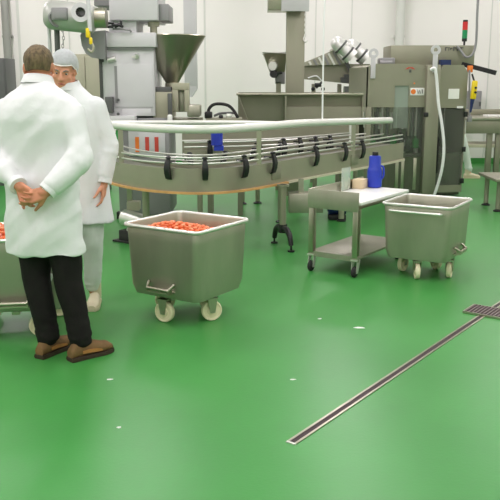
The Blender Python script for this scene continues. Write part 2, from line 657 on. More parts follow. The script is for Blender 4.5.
# ------------------------------------------------------------------ white topped cart
def cart():
    u = V((.819, -.574, 0))
    w = V((.574, .819, 0))
    A = V((.487, 6.50, 0))
    W, L = .475, 1.0
    rot = math.atan2(u.y, u.x)
    P = lambda a, b, z: A + u * a + w * b + V((0, 0, z))
    t = thing('work_cart', 'stainless steel cart with a lipped top and lower shelf, beside the empty bin', 'cart', P(W / 2, L / 2, 0), rot)
    zt, zb = .712, .552
    build('end_lip', G().box(P(W / 2, .006, (zt + zb) / 2), (W, .012, zt - zb), rot, .003), STEELD, t)
    build('side_lip', G().box(P(.006, L / 2, (zt + .58) / 2), (.012, L, zt - .58), rot, .003), STEEL, t)
    build('top', G().box(P(W / 2, L / 2, .585), (W - .03, L - .02, .03), rot, .004), STEEL, t)
    build('shelf', G().box(P(W / 2, L / 2 - .02, .165), (W - .01, L - .1, .022), rot, .004).box(P(W / 2, .03, .155), (W, .014, .045), rot), STEELD, t)
    for a, b in ((.024, .04), (W - .035, .04), (.024, L - .12), (W - .035, L - .12)):
        build('leg', G().box(P(a, b, .36), (.05, .05, .40), rot, .006), STEEL, t)
        c = P(a, b, 0)
        f = G()
        f.box(c + V((0, 0, .145)), (.06, .06, .012), rot)
        for k in (-1, 1):
            f.hull([c + u * (k * .024 + x) + w * (y + o) + V((0, 0, z)) for z, o, hw in ((.035, -.01, .014), (.142, .012, .026)) for x, y in ((-.003, -hw), (.003, -hw), (.003, hw), (-.003, hw))])
        fo = build('caster_fork', f, STEELB, t)
        cc = c + V((0, 0, .046)) - w * .01
        M = V((0, 0, 1)).rotation_difference(u).to_matrix().to_4x4()
        build('wheel', G().lathe([(.01, -.018), (.03, -.018), (.040, -.014), (.046, -.008), (.046, .008), (.040, .014), (.03, .018), (.01, .018)], cc, 24, M, True), RUBBER, fo)
    bc = P(W / 2 + .012, L / 2 + .02, .615)
    single('cutting_board', G().box(bc, (W - .02, L - .06, .028), rot, .006), WHITEP, 'large white plastic board lying on the steel cart', 'cutting board', bc)
    c2 = P(.068, L - .185, .672)
    g = G().box(c2, (.10, .13, .084), rot + .1, .004).box(c2 + V((0, 0, .042)), (.014, .132, .003), rot + .1)
    single('carton', g, CARD, 'small beige carton at the far end of the white board', 'box', c2)
    c3 = P(.035, L - .40, .735)
    single('plastic_sheet', G().box(c3, (.008, .16, .20), rot, .002), CLEAR,
           'clear plastic sheet leaning up beside the beige carton', 'sheet', c3)


cart()

# ------------------------------------------------------------------ conveyors


def offset(path, d):
    out = []
    n = len(path)
    for i, p in enumerate(path):
        a = path[max(i - 1, 0)]
        b = path[min(i + 1, n - 1)]
        t = (b - a)
        t.z = 0
        t.normalize()
        out.append(p + V((t.y, -t.x, 0)) * d)
    return out


def ribbon(path, d0, d1, z0, z1):
    """a bar of rectangular section swept along the path between offsets d0 and d1"""
    a, b = offset(path, d0), offset(path, d1)
    g = G()
    rings = [[p + V((0, 0, z0)), q + V((0, 0, z0)), q + V((0, 0, z1)), p + V((0, 0, z1))] for p, q in zip(a, b)]
    g.loft(rings)
    return g


def arclen(path):
    L = [0]
    for a, b in zip(path[:-1], path[1:]):
        L.append(L[-1] + (b - a).length)
    return L


def pt_near(path, px):
    """index of the path point seen at column px"""
    best = min(range(len(path)), key=lambda i: abs(px_of(path[i]) - px))
    return best


def px_of(p, z=.8):
    c, s = math.cos(PITCH), math.sin(PITCH)
    dep = p.y * c - (z - CAMH) * s
    return 250 + FPX * p.x / dep


def tripod(t, p, ztop, ang, r=.035, mat_post=PANEL):
    """round post with a black two-toed foot"""
    leg = build('leg', G().cyl((p.x, p.y, .20), (p.x, p.y, ztop), r, n=20).cyl((p.x, p.y, ztop - .02), (p.x, p.y, ztop), r * 1.8, n=20), mat_post, t)
    g = G()
    g.cyl((p.x, p.y, .15), (p.x, p.y, .23), r * 1.35, n=18)
    for k in range(2):
        a = ang + PI * k
        d = V((math.cos(a), math.sin(a), 0))
        base = V((p.x, p.y, 0))
        g.tube(smoothpath([base + d * .02 + V((0, 0, .19)), base + d * .09 + V((0, 0, .195)), base + d * .175 + V((0, 0, .15)), base + d * .215 + V((0, 0, .06))], 5), [.034 - .0007 * i for i in range(16)], 10)
        g.cyl(base + d * .215 + V((0, 0, 0)), base + d * .215 + V((0, 0, .015)), .034, n=14)
        g.cyl(base + d * .215 + V((0, 0, .01)), base + d * .215 + V((0, 0, .09)), .010, n=8)
    build('tripod_foot', g, BLACK, leg)
    return leg


def plain_leg(t, p, ztop, r=.03, mt=PANEL):
    leg = build('leg', G().cyl((p.x, p.y, .03), (p.x, p.y, ztop), r, n=16), mt, t)
    build('foot_pad', G().lathe([(.055, 0), (.055, .012), (.02, .03), (.012, .05)], (p.x, p.y, 0), 18, None, True), BLACK, leg)


def clamp_arm(t, p, out, z):
    """black curved guide-rail clamp with a knob, at p on the panel, facing out"""
    g = G()
    s = V((-out.y, out.x, 0))
    prof = [(.010, -.125, .018), (.030, -.115, .024), (.046, -.07, .028), (.052, -.02, .028), (.042, .03, .024), (.024, .060, .016)]
    rings = []
    for (o, dz, w) in prof:
        c = p + out * o + V((0, 0, z + dz))
        rings.append([c - s * w - out * .014, c + s * w - out * .014, c + s * w + out * .010, c - s * w + out * .010])
    g.loft(rings)
    g.cyl(p + out * .012 + V((0, 0, z + .03)), p - out * .075 + V((0, 0, z + .03)), .010, n=10)
    b = build('rail_clamp', g, BLACK, t)
    k = G().cyl(p + out * .022 + V((0, 0, z + .035)), p + out * .022 + V((0, 0, z + .075)), .009, n=8)
    k.lathe([(.006, .06), (.026, .064), (.026, .078), (.012, .086)], p + out * .022 + V((0, 0, z)), 12, None, True)
    build('knob', k, BLACK, b)


# outer edge of the near lane, from the filling machine round the bend and away
edge = [(1.95, 9.95), (1.60, 9.40), (1.10, 8.72), (.50, 7.90), (.10, 7.32), (-.18, 7.03), (-.44, 6.94), (-.72, 7.00), (-1.02, 7.20), (-1.334, 7.60), (-1.60, 8.15), (-1.80, 8.75)]
cpath = smoothpath([V((x, y, 0)) for x, y in edge], 7)


def conveyor1():
    t = thing('bottle_conveyor', 'curved steel conveyor with black rail clamps and a white guard pipe above', 'conveyor', (0, 7.6, 0))
    W = .30
    # offsets: the path runs so that the outside is on its left -> negative offsets lie outside
    sg = 1.0
    c0 = offset(cpath, .05)[40]
    ctr = V((-.2, 8.2, 0))
    if (c0 - ctr).length > (cpath[40] - ctr).length:
        sg = -1.0
    f = lambda a, b, z0, z1: ribbon(cpath, sg * a, sg * b, z0, z1)
    build('side_panel', f(0, .012, .615, .828), PANEL, t)
    build('side_panel', f(W - .012, W, .615, .828), PANEL, t)
    build('belt', f(.02, W - .02, .785, .80), BELT, t)
    build('bed', f(.012, W - .012, .64, .655), STEEL, t)
    n = len(cpath)
    k = int(n * .30)
    rr = lambda path, a, b, z0, z1: ribbon(path, sg * a, sg * b, z0, z1)
    build('wear_strip', rr(cpath[:k + 1], -.022, .010, .598, .620), STRIP, t)
    build('wear_strip', rr(cpath[k:], -.022, .010, .598, .618), ORANGE, t)
    for o, z in ((.022, .872), (.022, .922), (W - .022, .872), (W - .022, .922)):
        build('guide_rail', G().tube([p + V((0, 0, z)) for p in offset(cpath, sg * o)], .0085, 8), STEELB, t)
    ox = offset(cpath, -sg * 1.0)
    for px in (169, 206, 241, 271, 317, 344, 361):
        i = pt_near(cpath, px)
        out = (ox[i] - cpath[i]).normalized()
        clamp_arm(t, cpath[i].copy(), out, .85)
    inn = offset(cpath, sg * W)
    for px in (188, 227, 256, 285, 330):
        i = pt_near(inn, px)
        out = (cpath[i] - ox[i]).normalized()
        clamp_arm(t, inn[i].copy(), out, .86)
    # access plate outline and little fittings on the panel
    for px in (278, 352):
        i = pt_near(cpath, px)
        a, b = cpath[i - 1], cpath[i + 1]
        d = (b - a).normalized()
        out = (ox[i] - cpath[i]).normalized()
        M = Matrix.Rotation(0, 4, 'Z')
        build('access_plate', G().box(cpath[i] + out * .004 + V((0, 0, .72)), (.16, .008, .12), math.atan2(d.y, d.x), .002), STEELM, t)
    # legs
    mid = offset(cpath, sg * .15)
    q = mid[pt_near(mid, 283)]
    tripod(t, V((.318, 7.46, 0)), .62, R(-70), .033)
    a, b = at(289, 194, 7.62), at(289, 213, 7.62)
    build('drip_box', G().lohi((a.x, 7.62, b.z), (a.x + .34, 7.86, a.z), .006).lohi((a.x + .1, 7.72, a.z), (a.x + .15, 7.76, .64)), STEELD, t)
    for px in (146, 345):
        p = mid[pt_near(mid, px)]
        plain_leg(t, p, .64, .034)
    # guard pipe loop
    fr = [p + V((0, 0, 1.175 - .05 * max(0, (p.y - 8) / 1.5) * (p.x > 0))) for p in offset(cpath, sg * .02)][5:-9:4]
    lp = smoothpath(fr, 3)
    build('guard_pipe', G().tube(lp, .038, 16), RAILW, t)
    back = [(.40, 7.74, 1.17), (.22, 7.98, 1.17), (-.1, 8.12, 1.17), (-.5, 8.18, 1.17), (-1.0, 8.14, 1.17), (-1.5, 8.10, 1.17)]
    build('guard_pipe', G().tube(smoothpath([V(b) for b in back], 5), .024, 12), RAILW, t)
    for px in (263, 353, 118, 190):
        i = pt_near(cpath, px)
        p = offset(cpath, sg * .02)[i]
        if px in (190,):
            continue
        o = build('guard_post', G().bar(p + V((0, 0, .80)), p + V((0, 0, 1.16)), .045, .02), STEEL, t)
    return sg


sgn = conveyor1()


def conveyor2():
    t = thing('straight_conveyor', 'straight steel conveyor lane behind the curved one, with black clamps', 'conveyor', (.2, 8.7, 0))
    path = smoothpath([V(p) for p in ((1.45, 9.75, 0), (1.0, 9.25, 0), (.45, 8.75, 0), (-.1, 8.48, 0), (-.7, 8.36, 0))], 6)
    W = .28
    sg = 1.0
    if offset(path, .1)[6].y < path[6].y:
        sg = -1.0
    f = lambda a, b, z0, z1: ribbon(path, sg * a, sg * b, z0, z1)
    build('side_panel', f(0, .012, .66, .865), PANEL, t)
    build('side_panel', f(W - .012, W, .66, 1.06), STEELM, t)
    build('belt', f(.02, W - .02, .80, .815), BELT, t)
    for o, z in ((.02, .90), (.02, .95), (W - .03, .95)):
        build('guide_rail', G().tube([p + V((0, 0, z)) for p in offset(path, sg * o)], .009, 8), STEELB, t)
    ox = offset(path, -sg)
    for px in (215, 254, 283, 299, 313, 325):
        i = pt_near(path, px)
        out = (ox[i] - path[i]).normalized()
        clamp_arm(t, path[i].copy(), out, .89)
    for x, y in ((-.55, 8.5), (.35, 8.85), (1.15, 9.6)):
        plain_leg(t, V((x, y, 0)), .68)
    c = at(219, 139, 8.36)
    m = G().cyl(c + V((-.02, -.06, -.06)), c + V((-.02, -.06, .08)), .062, n=20).box(c + V((.0, -.06, -.09)), (.1, .1, .05))
    build('drive_motor', m, BLUE, t)


conveyor2()


# ------------------------------------------------------------------ filling machine
def filler():
    t = thing('filling_machine', 'large grey filling machine with a signal tower behind the empty bin', 'machine', (2.3, 11.4, 0))
    y0 = 10.85
    zt = 1.815
    # hood with a slot
    poly = [(1.585, 1.235), (1.975, 1.235), (1.975, 1.525), (2.165, 1.525), (2.165, 1.235), (2.40, 1.235), (2.40, 1.74), (2.33, 1.80), (2.25, zt), (1.67, zt), (1.585, 1.77)]
    build('hood', G().prism(poly, y0, y0 + .03), STEELM, t)
    build('side_hood', G().hull([(1.585, y0, 1.235), (1.605, y0, 1.235), (1.50, y0 + 1.0, 1.235), (1.47, y0 + 1.0, 1.235), (1.585, y0, 1.77), (1.605, y0, 1.77), (1.50, y0 + 1.0, 1.77), (1.47, y0 + 1.0, 1.77)]), STEELM, t)
    build('hood_top', G().hull([(1.62, y0 + .03, 1.77), (2.40, y0 + .03, 1.77), (2.9, y0 + 1.1, 1.77), (1.5, y0 + 1.1, 1.77), (1.67, y0 + .03, 1.80), (2.40, y0 + .03, 1.80), (2.9, y0 + 1.1, 1.80), (1.55, y0 + 1.1, 1.80)]), STEELM, t)
    build('slot_pane', G().lohi((1.97, y0 + .02, .95), (2.17, y0 + .028, 1.525)), CLEAR, t)
    # pillar
    build('pillar', G().lohi((2.385, y0 - .10, 0), (2.565, y0 + .08, 1.80), .006), STEELM, t)
    build('pillar', G().lohi((1.585, y0 - .02, 0), (1.66, y0 + .08, 1.235), .004), STEELM, t)
    # right panel, turned slightly
    A, B = V((2.565, y0 + .0, 0)), V((2.975, y0 + .06, 0))
    d = (B - A).normalized()
    nrm = V((d.y, -d.x, 0))

    def pan(u0, u1, z0, z1, th, off=0.0):
        a, b = A + (B - A) * u0, A + (B - A) * u1
        o = nrm * off
        k = -nrm * th
        return [p + V((0, 0, z)) for z in (z0, z1) for p in (a + o, b + o, b + o + k, a + o + k)]
    g = G()
    pa = pan(0, 1, 1.225, 1.70, .03)
    g.hull(pa)
    q0 = [p for p in pa[4:]]
    g.hull([*q0, *(V((p.x, p.y, 1.80)) + (d * .06 if i in (0, 3) else -d * .07) for i, p in enumerate(q0))])
    build('upper_panel', g, STEELM, t)
    build('door_pane', G().hull(pan(.04, .98, .16, 1.21, .012, .004)), SMOKE, t)
    fr = G()
    fr.hull(pan(0, 1, .06, .16, .03)).hull(pan(.955, 1, .16, 1.225, .03)).hull(pan(0, .04, .16, 1.225, .03))
    build('door_frame', fr, STEELM, t)
    build('end_panel', G().hull([B + V((-.02, 0, .06)), B + V((0, 0, .06)), B + V((.0, 1.1, .06)), B + V((-.02, 1.1, .06)), B + V((-.02, 0, 1.70)), B + V((0, 0, 1.70)), B + V((0, 1.1, 1.70)), B + V((-.02, 1.1, 1.70))]), STEELM, t)
    hp = A + (B - A) * .06
    hb = G().tube([hp + V((0, -.005, .34)), hp + V((.0, -.05, .36)), hp + V((.0, -.05, .80)), hp + V((0, -.005, .82))], .014, 8)
    build('door_handle', hb, BLACK, t)
    for z in (.22, .66, 1.14):
        build('hinge', G().box(B + V((-.005, -.02, z)), (.05, .03, .07), .1, .004), BLACK, t)
    build('hinge', G().box(V((2.39, y0 - .11, 1.14)), (.06, .03, .06), 0, .004), BLACK, t)
    # lower plinth and back
    build('plinth', G().lohi((1.62, y0 + .10, .02), (2.95, y0 + 1.2, .60)), DOLIVE, t)
    build('back_panel', G().lohi((1.55, y0 + 1.15, .6), (2.95, y0 + 1.2, 1.80)), DOLIVE, t)
    for a, b in ((1.66, 2.01), (2.02, 2.385)):
        build('front_pane', G().lohi((a, y0 + .01, .30), (b, y0 + .018, 1.235)), SMOKE, t)
    build('lower_panel', G().lohi((1.66, y0 + .005, .06), (2.385, y0 + .03, .56)), DOLIVE, t)
    for k, (x, m) in enumerate(((1.70, STEEL), (1.76, PAINTD), (1.83, STEELB), (1.90, PAINTD), (2.20, STEEL), (2.25, PAINTD), (2.30, STEELB), (2.34, PAINTD))):
        build('riser_tube', G().cyl((x, y0 + .09, .84), (x, y0 + .09, 1.4), .016 + .006 * (k % 2), n=10), m, t)
    for k, x in enumerate((1.80, 2.02, 2.10, 2.27)):  # thin steel strips standing in for light streaks reflected in the lower panel
        build('streak_strip', G().lohi((x, y0 - .006, .10), (x + .045, y0 + .005, .54), .002), STEEL, t)
    # carousel with its filling valves
    cc = V((2.02, y0 + .55, 0))
    build('carousel_column', G().cyl(cc + V((0, 0, .6)), cc + V((0, 0, 1.75)), .14, n=24), STEEL, t)
    build('carousel', G().cyl(cc + V((0, 0, 1.16)), cc + V((0, 0, 1.24)), .42, n=40), STEEL, t)
    build('bottle_table', G().cyl(cc + V((0, 0, .62)), cc + V((0, 0, .69)), .44, n=40), BLACK, t)
    for k in range(14):
        a = 2 * PI * k / 14 + .1
        p = cc + V((.37 * math.cos(a), .37 * math.sin(a), 0))
        v = build('filling_valve', G().cyl(p + V((0, 0, 1.0)), p + V((0, 0, 1.20)), .026, n=12).cyl(p + V((0, 0, .93)), p + V((0, 0, 1.0)), .014, n=10), STEELB, t)
        build('valve_block', G().box(p + V((0, 0, .80)), (.07, .07, .10), a, .01), BLACK, v)
    for px, w in ((389, .05), (403, .06), (415, .05)):
        p = at(px, 170, y0 + .18)
        build('support_tube', G().cyl((p.x, y0 + .20, .5), (p.x, y0 + .20, .78), w * .6, n=14), STEELB, t)
    # star wheel of dark grippers behind the panes
    for i in range(7):
        p = V((1.71 + .10 * i, y0 + .12 + .02 * (i % 2), .735))
        build('gripper', G().box(p, (.085, .07, .13), .3 * i, .012).cyl(p + V((0, 0, .04)), p + V((0, 0, .13)), .014, n=8), BLACK if i % 3 else GREEN, t)
    # top box, small cover, lifting eyes
    tb = build('top_cabinet', G().lohi((at(391, 50, y0 + .3).x, y0 + .30, 1.80), (at(475, 50, y0 + .3).x, y0 + .95, 2.07), .008), STEELM, t)
    x = at(445, 50, y0 + .3).x
    for w, h in ((.035, .05), (.012, .05), (.03, .03), (.04, .05), (.035, .05), (.04, .045)):
        tb_ = G().lohi((x, y0 + .292, 2.02 - h / 2), (x + w * .35, y0 + .30, 2.02 + h / 2)).lohi((x, y0 + .292, 2.02 + h / 2 - .012), (x + w, y0 + .30, 2.02 + h / 2))
        build('lettering', tb_, PAINTD, tb)
        x += w + .012
    g = G().lohi((1.80, y0 + .2, 1.80), (2.0, y0 + .5, 1.90), .02)
    g.cyl((1.78, y0 + .15, 1.83), (1.95, y0 + .15, 1.83), .03, n=14)
    build('cover_box', g, PAINT2, t)
    for X, Y, z0, z1 in ((1.665, y0 - .02, 1.62, 1.93), (2.475, y0 - .13, 1.70, 1.97)):
        g = G().lohi((X - .032, Y - .012, z0), (X + .032, Y + .012, z1), .003)
        M = Matrix.Rotation(PI / 2, 4, 'X')
        g.lathe([(.030, -.014), (.065, -.014), (.065, .014), (.030, .014), (.030, -.014)], (X, Y, z1 + .02), 22, M)
        build('lifting_eye', g, PAINT, t)
    build('gap_block', G().lohi((2.60, y0 + .08, 1.80), (2.74, y0 + .2, 1.87)), DBLUE, t)
    # plates and marks
    lp = build('name_plate', G().lohi((2.185, y0 - .008, 1.395), (2.375, y0, 1.495), .002), PAPER, t)
    g = G().cyl((2.225, y0 - .012, 1.445), (2.225, y0 - .008, 1.445), .034, n=18)
    build('logo', g, OR, lp)
    g = G()
    for a, b in (((2.275, 1.475), (2.29, 1.415)), ((2.29, 1.415), (2.303, 1.470)), ((2.303, 1.470), (2.318, 1.415)), ((2.318, 1.415), (2.332, 1.475)), ((2.348, 1.475), (2.348, 1.42))):
        g.bar((a[0], y0 - .010, a[1]), (b[0], y0 - .010, b[1]), .010, .004)
    build('lettering', g, PAINTD, lp)
    wm = build('warning_mark', G().prism([(2.10, 1.74), (2.14, 1.77), (2.20, 1.77), (2.24, 1.74), (2.205, 1.745), (2.17, 1.76), (2.135, 1.745)], y0 - .006, y0), RED, t)
    build('warning_mark', G().prism([(2.155, 1.70), (2.19, 1.70), (2.185, 1.735), (2.16, 1.735)], y0 - .006, y0), PAINTD, t)
    build('warning_mark', G().lohi((2.225, y0 - .006, 1.545), (2.245, y0, 1.565)), OR, t)
    pp = A + (B - A) * .54 + nrm * .004
    build('notice_sheet', G().box(pp + V((0, 0, 1.415)), (.155, .004, .135), math.atan2(d.y, d.x)), PAPER, t)
    pp = A + (B - A) * .78 + nrm * .008
    build('small_sticker', G().box(pp + V((0, 0, 1.235)), (.09, .004, .03), math.atan2(d.y, d.x)), PAPER, t)
    # signal tower
    p = V((at(465, 30, y0 + .5).x, y0 + .5, 0))
    tw = build('signal_tower', G().cyl(p + V((0, 0, 1.80)), p + V((0, 0, 2.15)), .014, n=10).cyl(p + V((0, 0, 2.13)), p + V((0, 0, 2.17)), .036, n=16).cyl(p + V((0, 0, 2.395)), p + V((0, 0, 2.42)), .034, n=16), BLACK, t)
    build('green_lens', G().cyl(p + V((0, 0, 2.17)), p + V((0, 0, 2.285)), .036, n=18), GREENL, tw)
    build('red_lens', G().cyl(p + V((0, 0, 2.285)), p + V((0, 0, 2.395)), .036, n=18), REDL, tw)
    # black arm reaching out over the table
    a, b = at(462, 64, y0 + .2), at(496, 73, y0 - .1)
    build('black_arm', G().bar(a, b, .03, .06), BLACK, t)
    c = at(470, 69, y0 + .1)
    build('orange_switch', G().box(c, (.07, .06, .09), 0, .01), OR, t)
    # bracket bar the pendant hangs along
    a, b = at(469.5, 70, y0 + .05), at(469.5, 119, y0 + .05)
    build('cable_bracket', G().cyl(a, b, .014, n=8).box(b, (.06, .05, .08), 0, .006), PAINT2, t)


filler()

# pendant controller hanging from the filling machine
p0, p1 = at(472, 74, 10.76), at(474.2, 81, 10.76)
pc = at(474, 90, 10.76)
t = thing('pendant_controller', 'yellow hand controller hanging at the corner of the filling machine', 'controller', pc)
build('case', G().box(pc, (.075, .06, .25), 0, .02, Matrix.Rotation(.06, 4, 'Y')), YELLOW, t)
build('button', G().cyl(pc + V((.012, -.028, .03)), pc + V((.012, -.042, .03)), .016, n=12), BLACK, t)
build('button', G().cyl(pc + V((.012, -.028, -.03)), pc + V((.012, -.042, -.03)), .016, n=12), BLACK, t)
build('cable', G().tube([p0, p1, pc + V((0, 0, .12))], .012, 8), RUBBER, t)
build('strain_relief', G().cyl(pc + V((-.012, 0, -.12)), pc + V((-.03, 0, -.30)), .03, .012, n=12), DBLUE, t)

# hoses and cables
hp = [at(*q) for q in ((430, 70, 10.7), (434.5, 69, 10.68), (436.5, 84, 10.68), (438, 104, 10.66), (441, 122, 10.64), (443.3, 145, 10.62), (442, 165, 10.62), (438, 182, 10.64), (433, 197, 10.66))]
single('air_hose', G().tube([q - V((0, .03, 0)) for q in smoothpath(hp, 6)], .021, 10), HOSE, 'white hose drooping down the front pillar of the filling machine', 'hose', hp[0])
hp = [V((at(477.5, 0, 11.05).x + .02, 11.05, 4.39)), at(478, 0, 11.05), at(476.8, 30, 11.05), at(475.5, 46, 11.05), at(472, 55, 11.05), at(466, 57, 11.06), at(461, 51, 11.1), at(457, 46, 11.12)]
single('power_cable', G().tube(smoothpath(hp, 6), .017, 8), PAINT2, 'grey cable dropping from the ceiling to the top of the filling machine', 'cable', hp[0])
hp = [V((at(325.5, 0, 9.7).x + .06, 9.7, 4.39)), at(325.3, 0, 9.7), at(323.5, 60, 9.6), at(322, 121, 9.2)]
hp[-1] = V((.765, 8.32, 1.21))
x_ = at(322, 60, 8.32)
hp = [V((at(325, 0, 8.32).x + .05, 8.32, 4.39)), at(324.8, 0, 8.32), at(323.3, 60, 8.32), at(322.3, 121, 8.32)]
single('hose_drop', G().tube(smoothpath(hp, 6), .009, 8), HOSE, 'thin white hose hanging straight down in front of the feeder onto the guard pipe', 'hose', hp[0])


# ------------------------------------------------------------------ trough, lifting column, small hopper, feeder
def trough():
    y = 10.0
    x0, x1, zt, zb = -.163, 1.43, 1.437, 1.07
    t = thing('steel_trough', 'long open steel trough behind the curved conveyor', 'trough', (.6, 10.3, 0))
    g = G()
    # sloping front skin under a flange
    g.hull([(x0 + .14, y + .16, zb), (x1, y + .16, zb), (x1, y + .17, zb), (x0 + .14, y + .17, zb), (x0, y + .10, zt - .02), (x1, y + .10, zt - .02), (x1, y + .11, zt - .02), (x0, y + .11, zt - .02)])
    build('front_panel', g, STEELM, t)
    build('back_panel', G().lohi((x0, y + .80, zb), (x1, y + .81, zt)), STEELM, t)
    build('floor_panel', G().lohi((x0 + .05, y + .17, zb), (x1, y + .80, zb + .01)), STEELM, t)
    build('end_panel', G().prism([(x0, zt), (x0 + .012, zt), (x0 + .15, zb), (x0 + .14, zb)], y + .02, y + .81), STEELM, t)
    build('end_panel', G().lohi((x1 - .012, y + .02, zb), (x1, y + .81, zt)), STEELM, t)
    build('flange', G().lohi((x0 - .01, y, zt - .025), (x1, y + .12, zt), .004), STEEL, t)
    build('divider', G().lohi((.44, y + .01, zb), (.462, y + .17, zt - .02)), STEELM, t)
    build('rib', G().lohi((.46, y + .06, zb), (1.43, y + .12, zb + .20)), STEELM, t)
    for x in (-.10, .10, .85, 1.38):
        p = V((x, y + .2 if x != .10 else y + .25, 0))
        plain_leg(t, p, zb + .02, .03)


trough()


def column():
    y = 10.95
    a, b = at(286, 92, y), at(304, 92, y)
    x0, x1 = a.x, b.x
    t = thing('mast_lift', 'tall square steel mast with a box on top, rising behind the trough', 'column lift', ((x0 + x1) / 2, y + .13, 0))
    build('mast', G().lohi((x0, y, 0), (x1, y + .2, at(286, 11, y).z + .05), .006), STEELM, t)
    c = at(268, 0, y - .1)
    d = at(303, 10, y - .1)
    build('head_box', G().lohi((c.x, y - .12, d.z), (d.x - .0, y + .35, 3.1), .006), STEEL, t)
    e = at(308.5, 12, y - .05)
    build('head_cover', G().lohi((at(281, 0, y).x, y - .16, d.z - .02), (e.x, y - .11, 3.1), .006), PAINT, t)
    build('base_plate', G().lohi((x0 - .02, y - .03, 0), (x1 + .1, y + .3, .02)), STEELM, t)
    # chain with its hook
    g = G()
    top = at(305.5, 12, y - .05)
    for k in range(9):
        z = top.z - .03 - k * .034
        M = Matrix.Rotation(PI / 2 * (k % 2), 4, 'Z') @ Matrix.Rotation(PI / 2, 4, 'X')
        g.lathe([(.010 + .005 * math.cos(q), .005 * math.sin(q)) for q in [2 * PI * i / 6 for i in range(7)]], (top.x, top.y, z), 10, M @ Matrix.Diagonal((1, 2.0, 1, 1)))
    ch = build('chain', g, STEELB, t)
    z = top.z - .33
    h = G().tube(smoothpath([(top.x, top.y, z + .03), (top.x - .02, top.y, z - .02), (top.x, top.y, z - .06), (top.x + .03, top.y, z - .04)], 5), .010, 8)
    build('hook', h, STEELB, ch)


column()


def small_hopper():
    y = 11.5
    t = thing('small_hopper', 'small tapered steel hopper with a drive motor beside the tall steel mast', 'hopper', (.25, y + .1, 0))
    a, b = at(263, 53, y), at(283, 72, y)
    x0, z1 = a.x, a.z
    x1, z0 = b.x, b.z
    w = .40
    g = G().hull([(x0 + .10, y, z0), (x1 + .03, y, z0), (x1 + .03, y + w - .12, z0), (x0 + .10, y + w - .12, z0), (x0, y - .08, z1), (x1 + .04, y - .08, z1), (x1 + .04, y + w, z1), (x0, y + w, z1)])
    build('hopper_body', g, STEEL, t)
    build('rim', G().tube([(x0, y - .08, z1), (x1 + .04, y - .08, z1), (x1 + .04, y + w, z1), (x0, y + w, z1)], .012, 8, True), STEELB, t)
    c = at(272.5, 66, y - .12)
    m = build('motor', G().cyl(c, c + V((.03, .14, 0)), .062, n=20), STEELB, t)
    c2 = at(273.5, 74, y - .12)
    build('gearbox', G().cyl(c2, c2 + V((.02, .16, 0)), .055, n=20).cyl(c2 + V((0, .02, 0)), c2 + V((.12, .02, .02)), .02, n=10), BLACK, t)
    lo = at(276, 92, y)
    build('block', G().lohi((at(276, 0, y).x, y, at(0, 84, y).z), (x1 + .03, y + .2, z0), .01), PAINT2, t)
    s = at(278.5, 90, y)
    build('stand', G().lohi((s.x - .035, y, 0), (s.x + .035, y + .08, at(0, 82, y).z)), STEELM, t)


small_hopper()


def feeder():
    y = 12.35
    P = lambda px, py, dy=0: at(px, py, y + dy)
    t = thing('vibratory_feeder', 'steel feeder with two pairs of shiny round drive motors, beside the filling machine', 'feeder', (1.2, y + .2, 0))
    a, b, c, d = P(304, 64), P(370, 64), P(370, 85.5), P(304, 79)
    g = G().prism([(a.x, a.z), (b.x, b.z), (c.x, c.z), (d.x, d.z)], y, y + .5)
    build('trough_body', g, STEELM, t)
    # ribbed cover sloping up
    a, b, c, d = P(303, 63), P(334, 50), P(346, 64), P(303, 66)
    g = G().prism([(a.x, a.z), (b.x, b.z), (c.x, c.z), (d.x, d.z)], y - .06, y + .45)
    cv = build('ribbed_cover', g, STEELD, t)
    for k in range(6):
        f0 = .18 + .15 * k
        p = P(303 + 32 * f0, 63 - 13.5 * f0 + 1.0)
        q = P(303 + 32 * f0 - 2 + 7 * f0, 65)
        build('rib', G().bar((p.x, y - .075, p.z), (q.x + .04, y - .075, q.z), .03, .03), PAINT2 if k % 2 else STEELB, cv)
    build('end_plate', G().prism([(P(333, 0).x, P(0, 49).z), (P(336, 0).x, P(0, 49).z), (P(347, 0).x, P(0, 63).z), (P(344, 0).x, P(0, 63).z)], y - .10, y + .45), STEELB, t)
    ax = (P(356, 60) - P(338, 43)).normalized()
    for (s, e, dy) in (((337.5, 43.5), (352, 57.5), -.22), ((352, 46), (366, 59), .02)):
        p, q = P(*s, dy), P(*e, dy)
        L = (q - p).length
        m = build('drive_motor', G().cyl(p, p + ax * L * .24, .108, .114, 22).cyl(p + ax * L * .24, p + ax * L * .72, .088, n=22).cyl(p + ax * L * .72, q, .118, n=22).sph(p, .106, n=18), MOTORB, t)
        for f0 in (.24, .72):
            build('flange', G().cyl(p + ax * (L * f0 - .014), p + ax * (L * f0 + .014), .124, n=22), PAINTD, m)
    # mounting arm under the motors
    p = P(347, 62, -.1)
    g = G().bar(P(346, 61, -.1), P(351, 73, -.1), .05, .05).bar(P(344, 76, -.1), P(356, 76, -.1), .06, .05).box(P(349, 80, -.05), (.25, .14, .08))
    build('motor_mount', g, PAINTD, t)
    build('valve', G().box(P(318, 85, -.15), (.10, .08, .06), 0, .01).cyl(P(316, 88, -.15), P(322, 82, -.15), .018, n=8).sph(P(313, 89, -.15), .03).sph(P(323, 89, -.15), .03), BLACK, t)
    for px in (314, 340, 366):
        q = P(px, 84)
        build('leg', G().lohi((q.x - .03, y + .05, 0), (q.x + .03, y + .11, q.z)), STEELM, t)
    build('cable', G().tube(smoothpath([P(308, 78, -.04), P(316, 76, -.06), P(321, 80, -.06), P(324, 84, -.04)], 5), .012, 6), HOSE, t)
    build('control_box', G().lohi((P(347, 0).x, y - .05, P(0, 93).z), (P(362, 0).x, y + .2, P(0, 86.5).z), .01), PAINT2, t)


feeder()


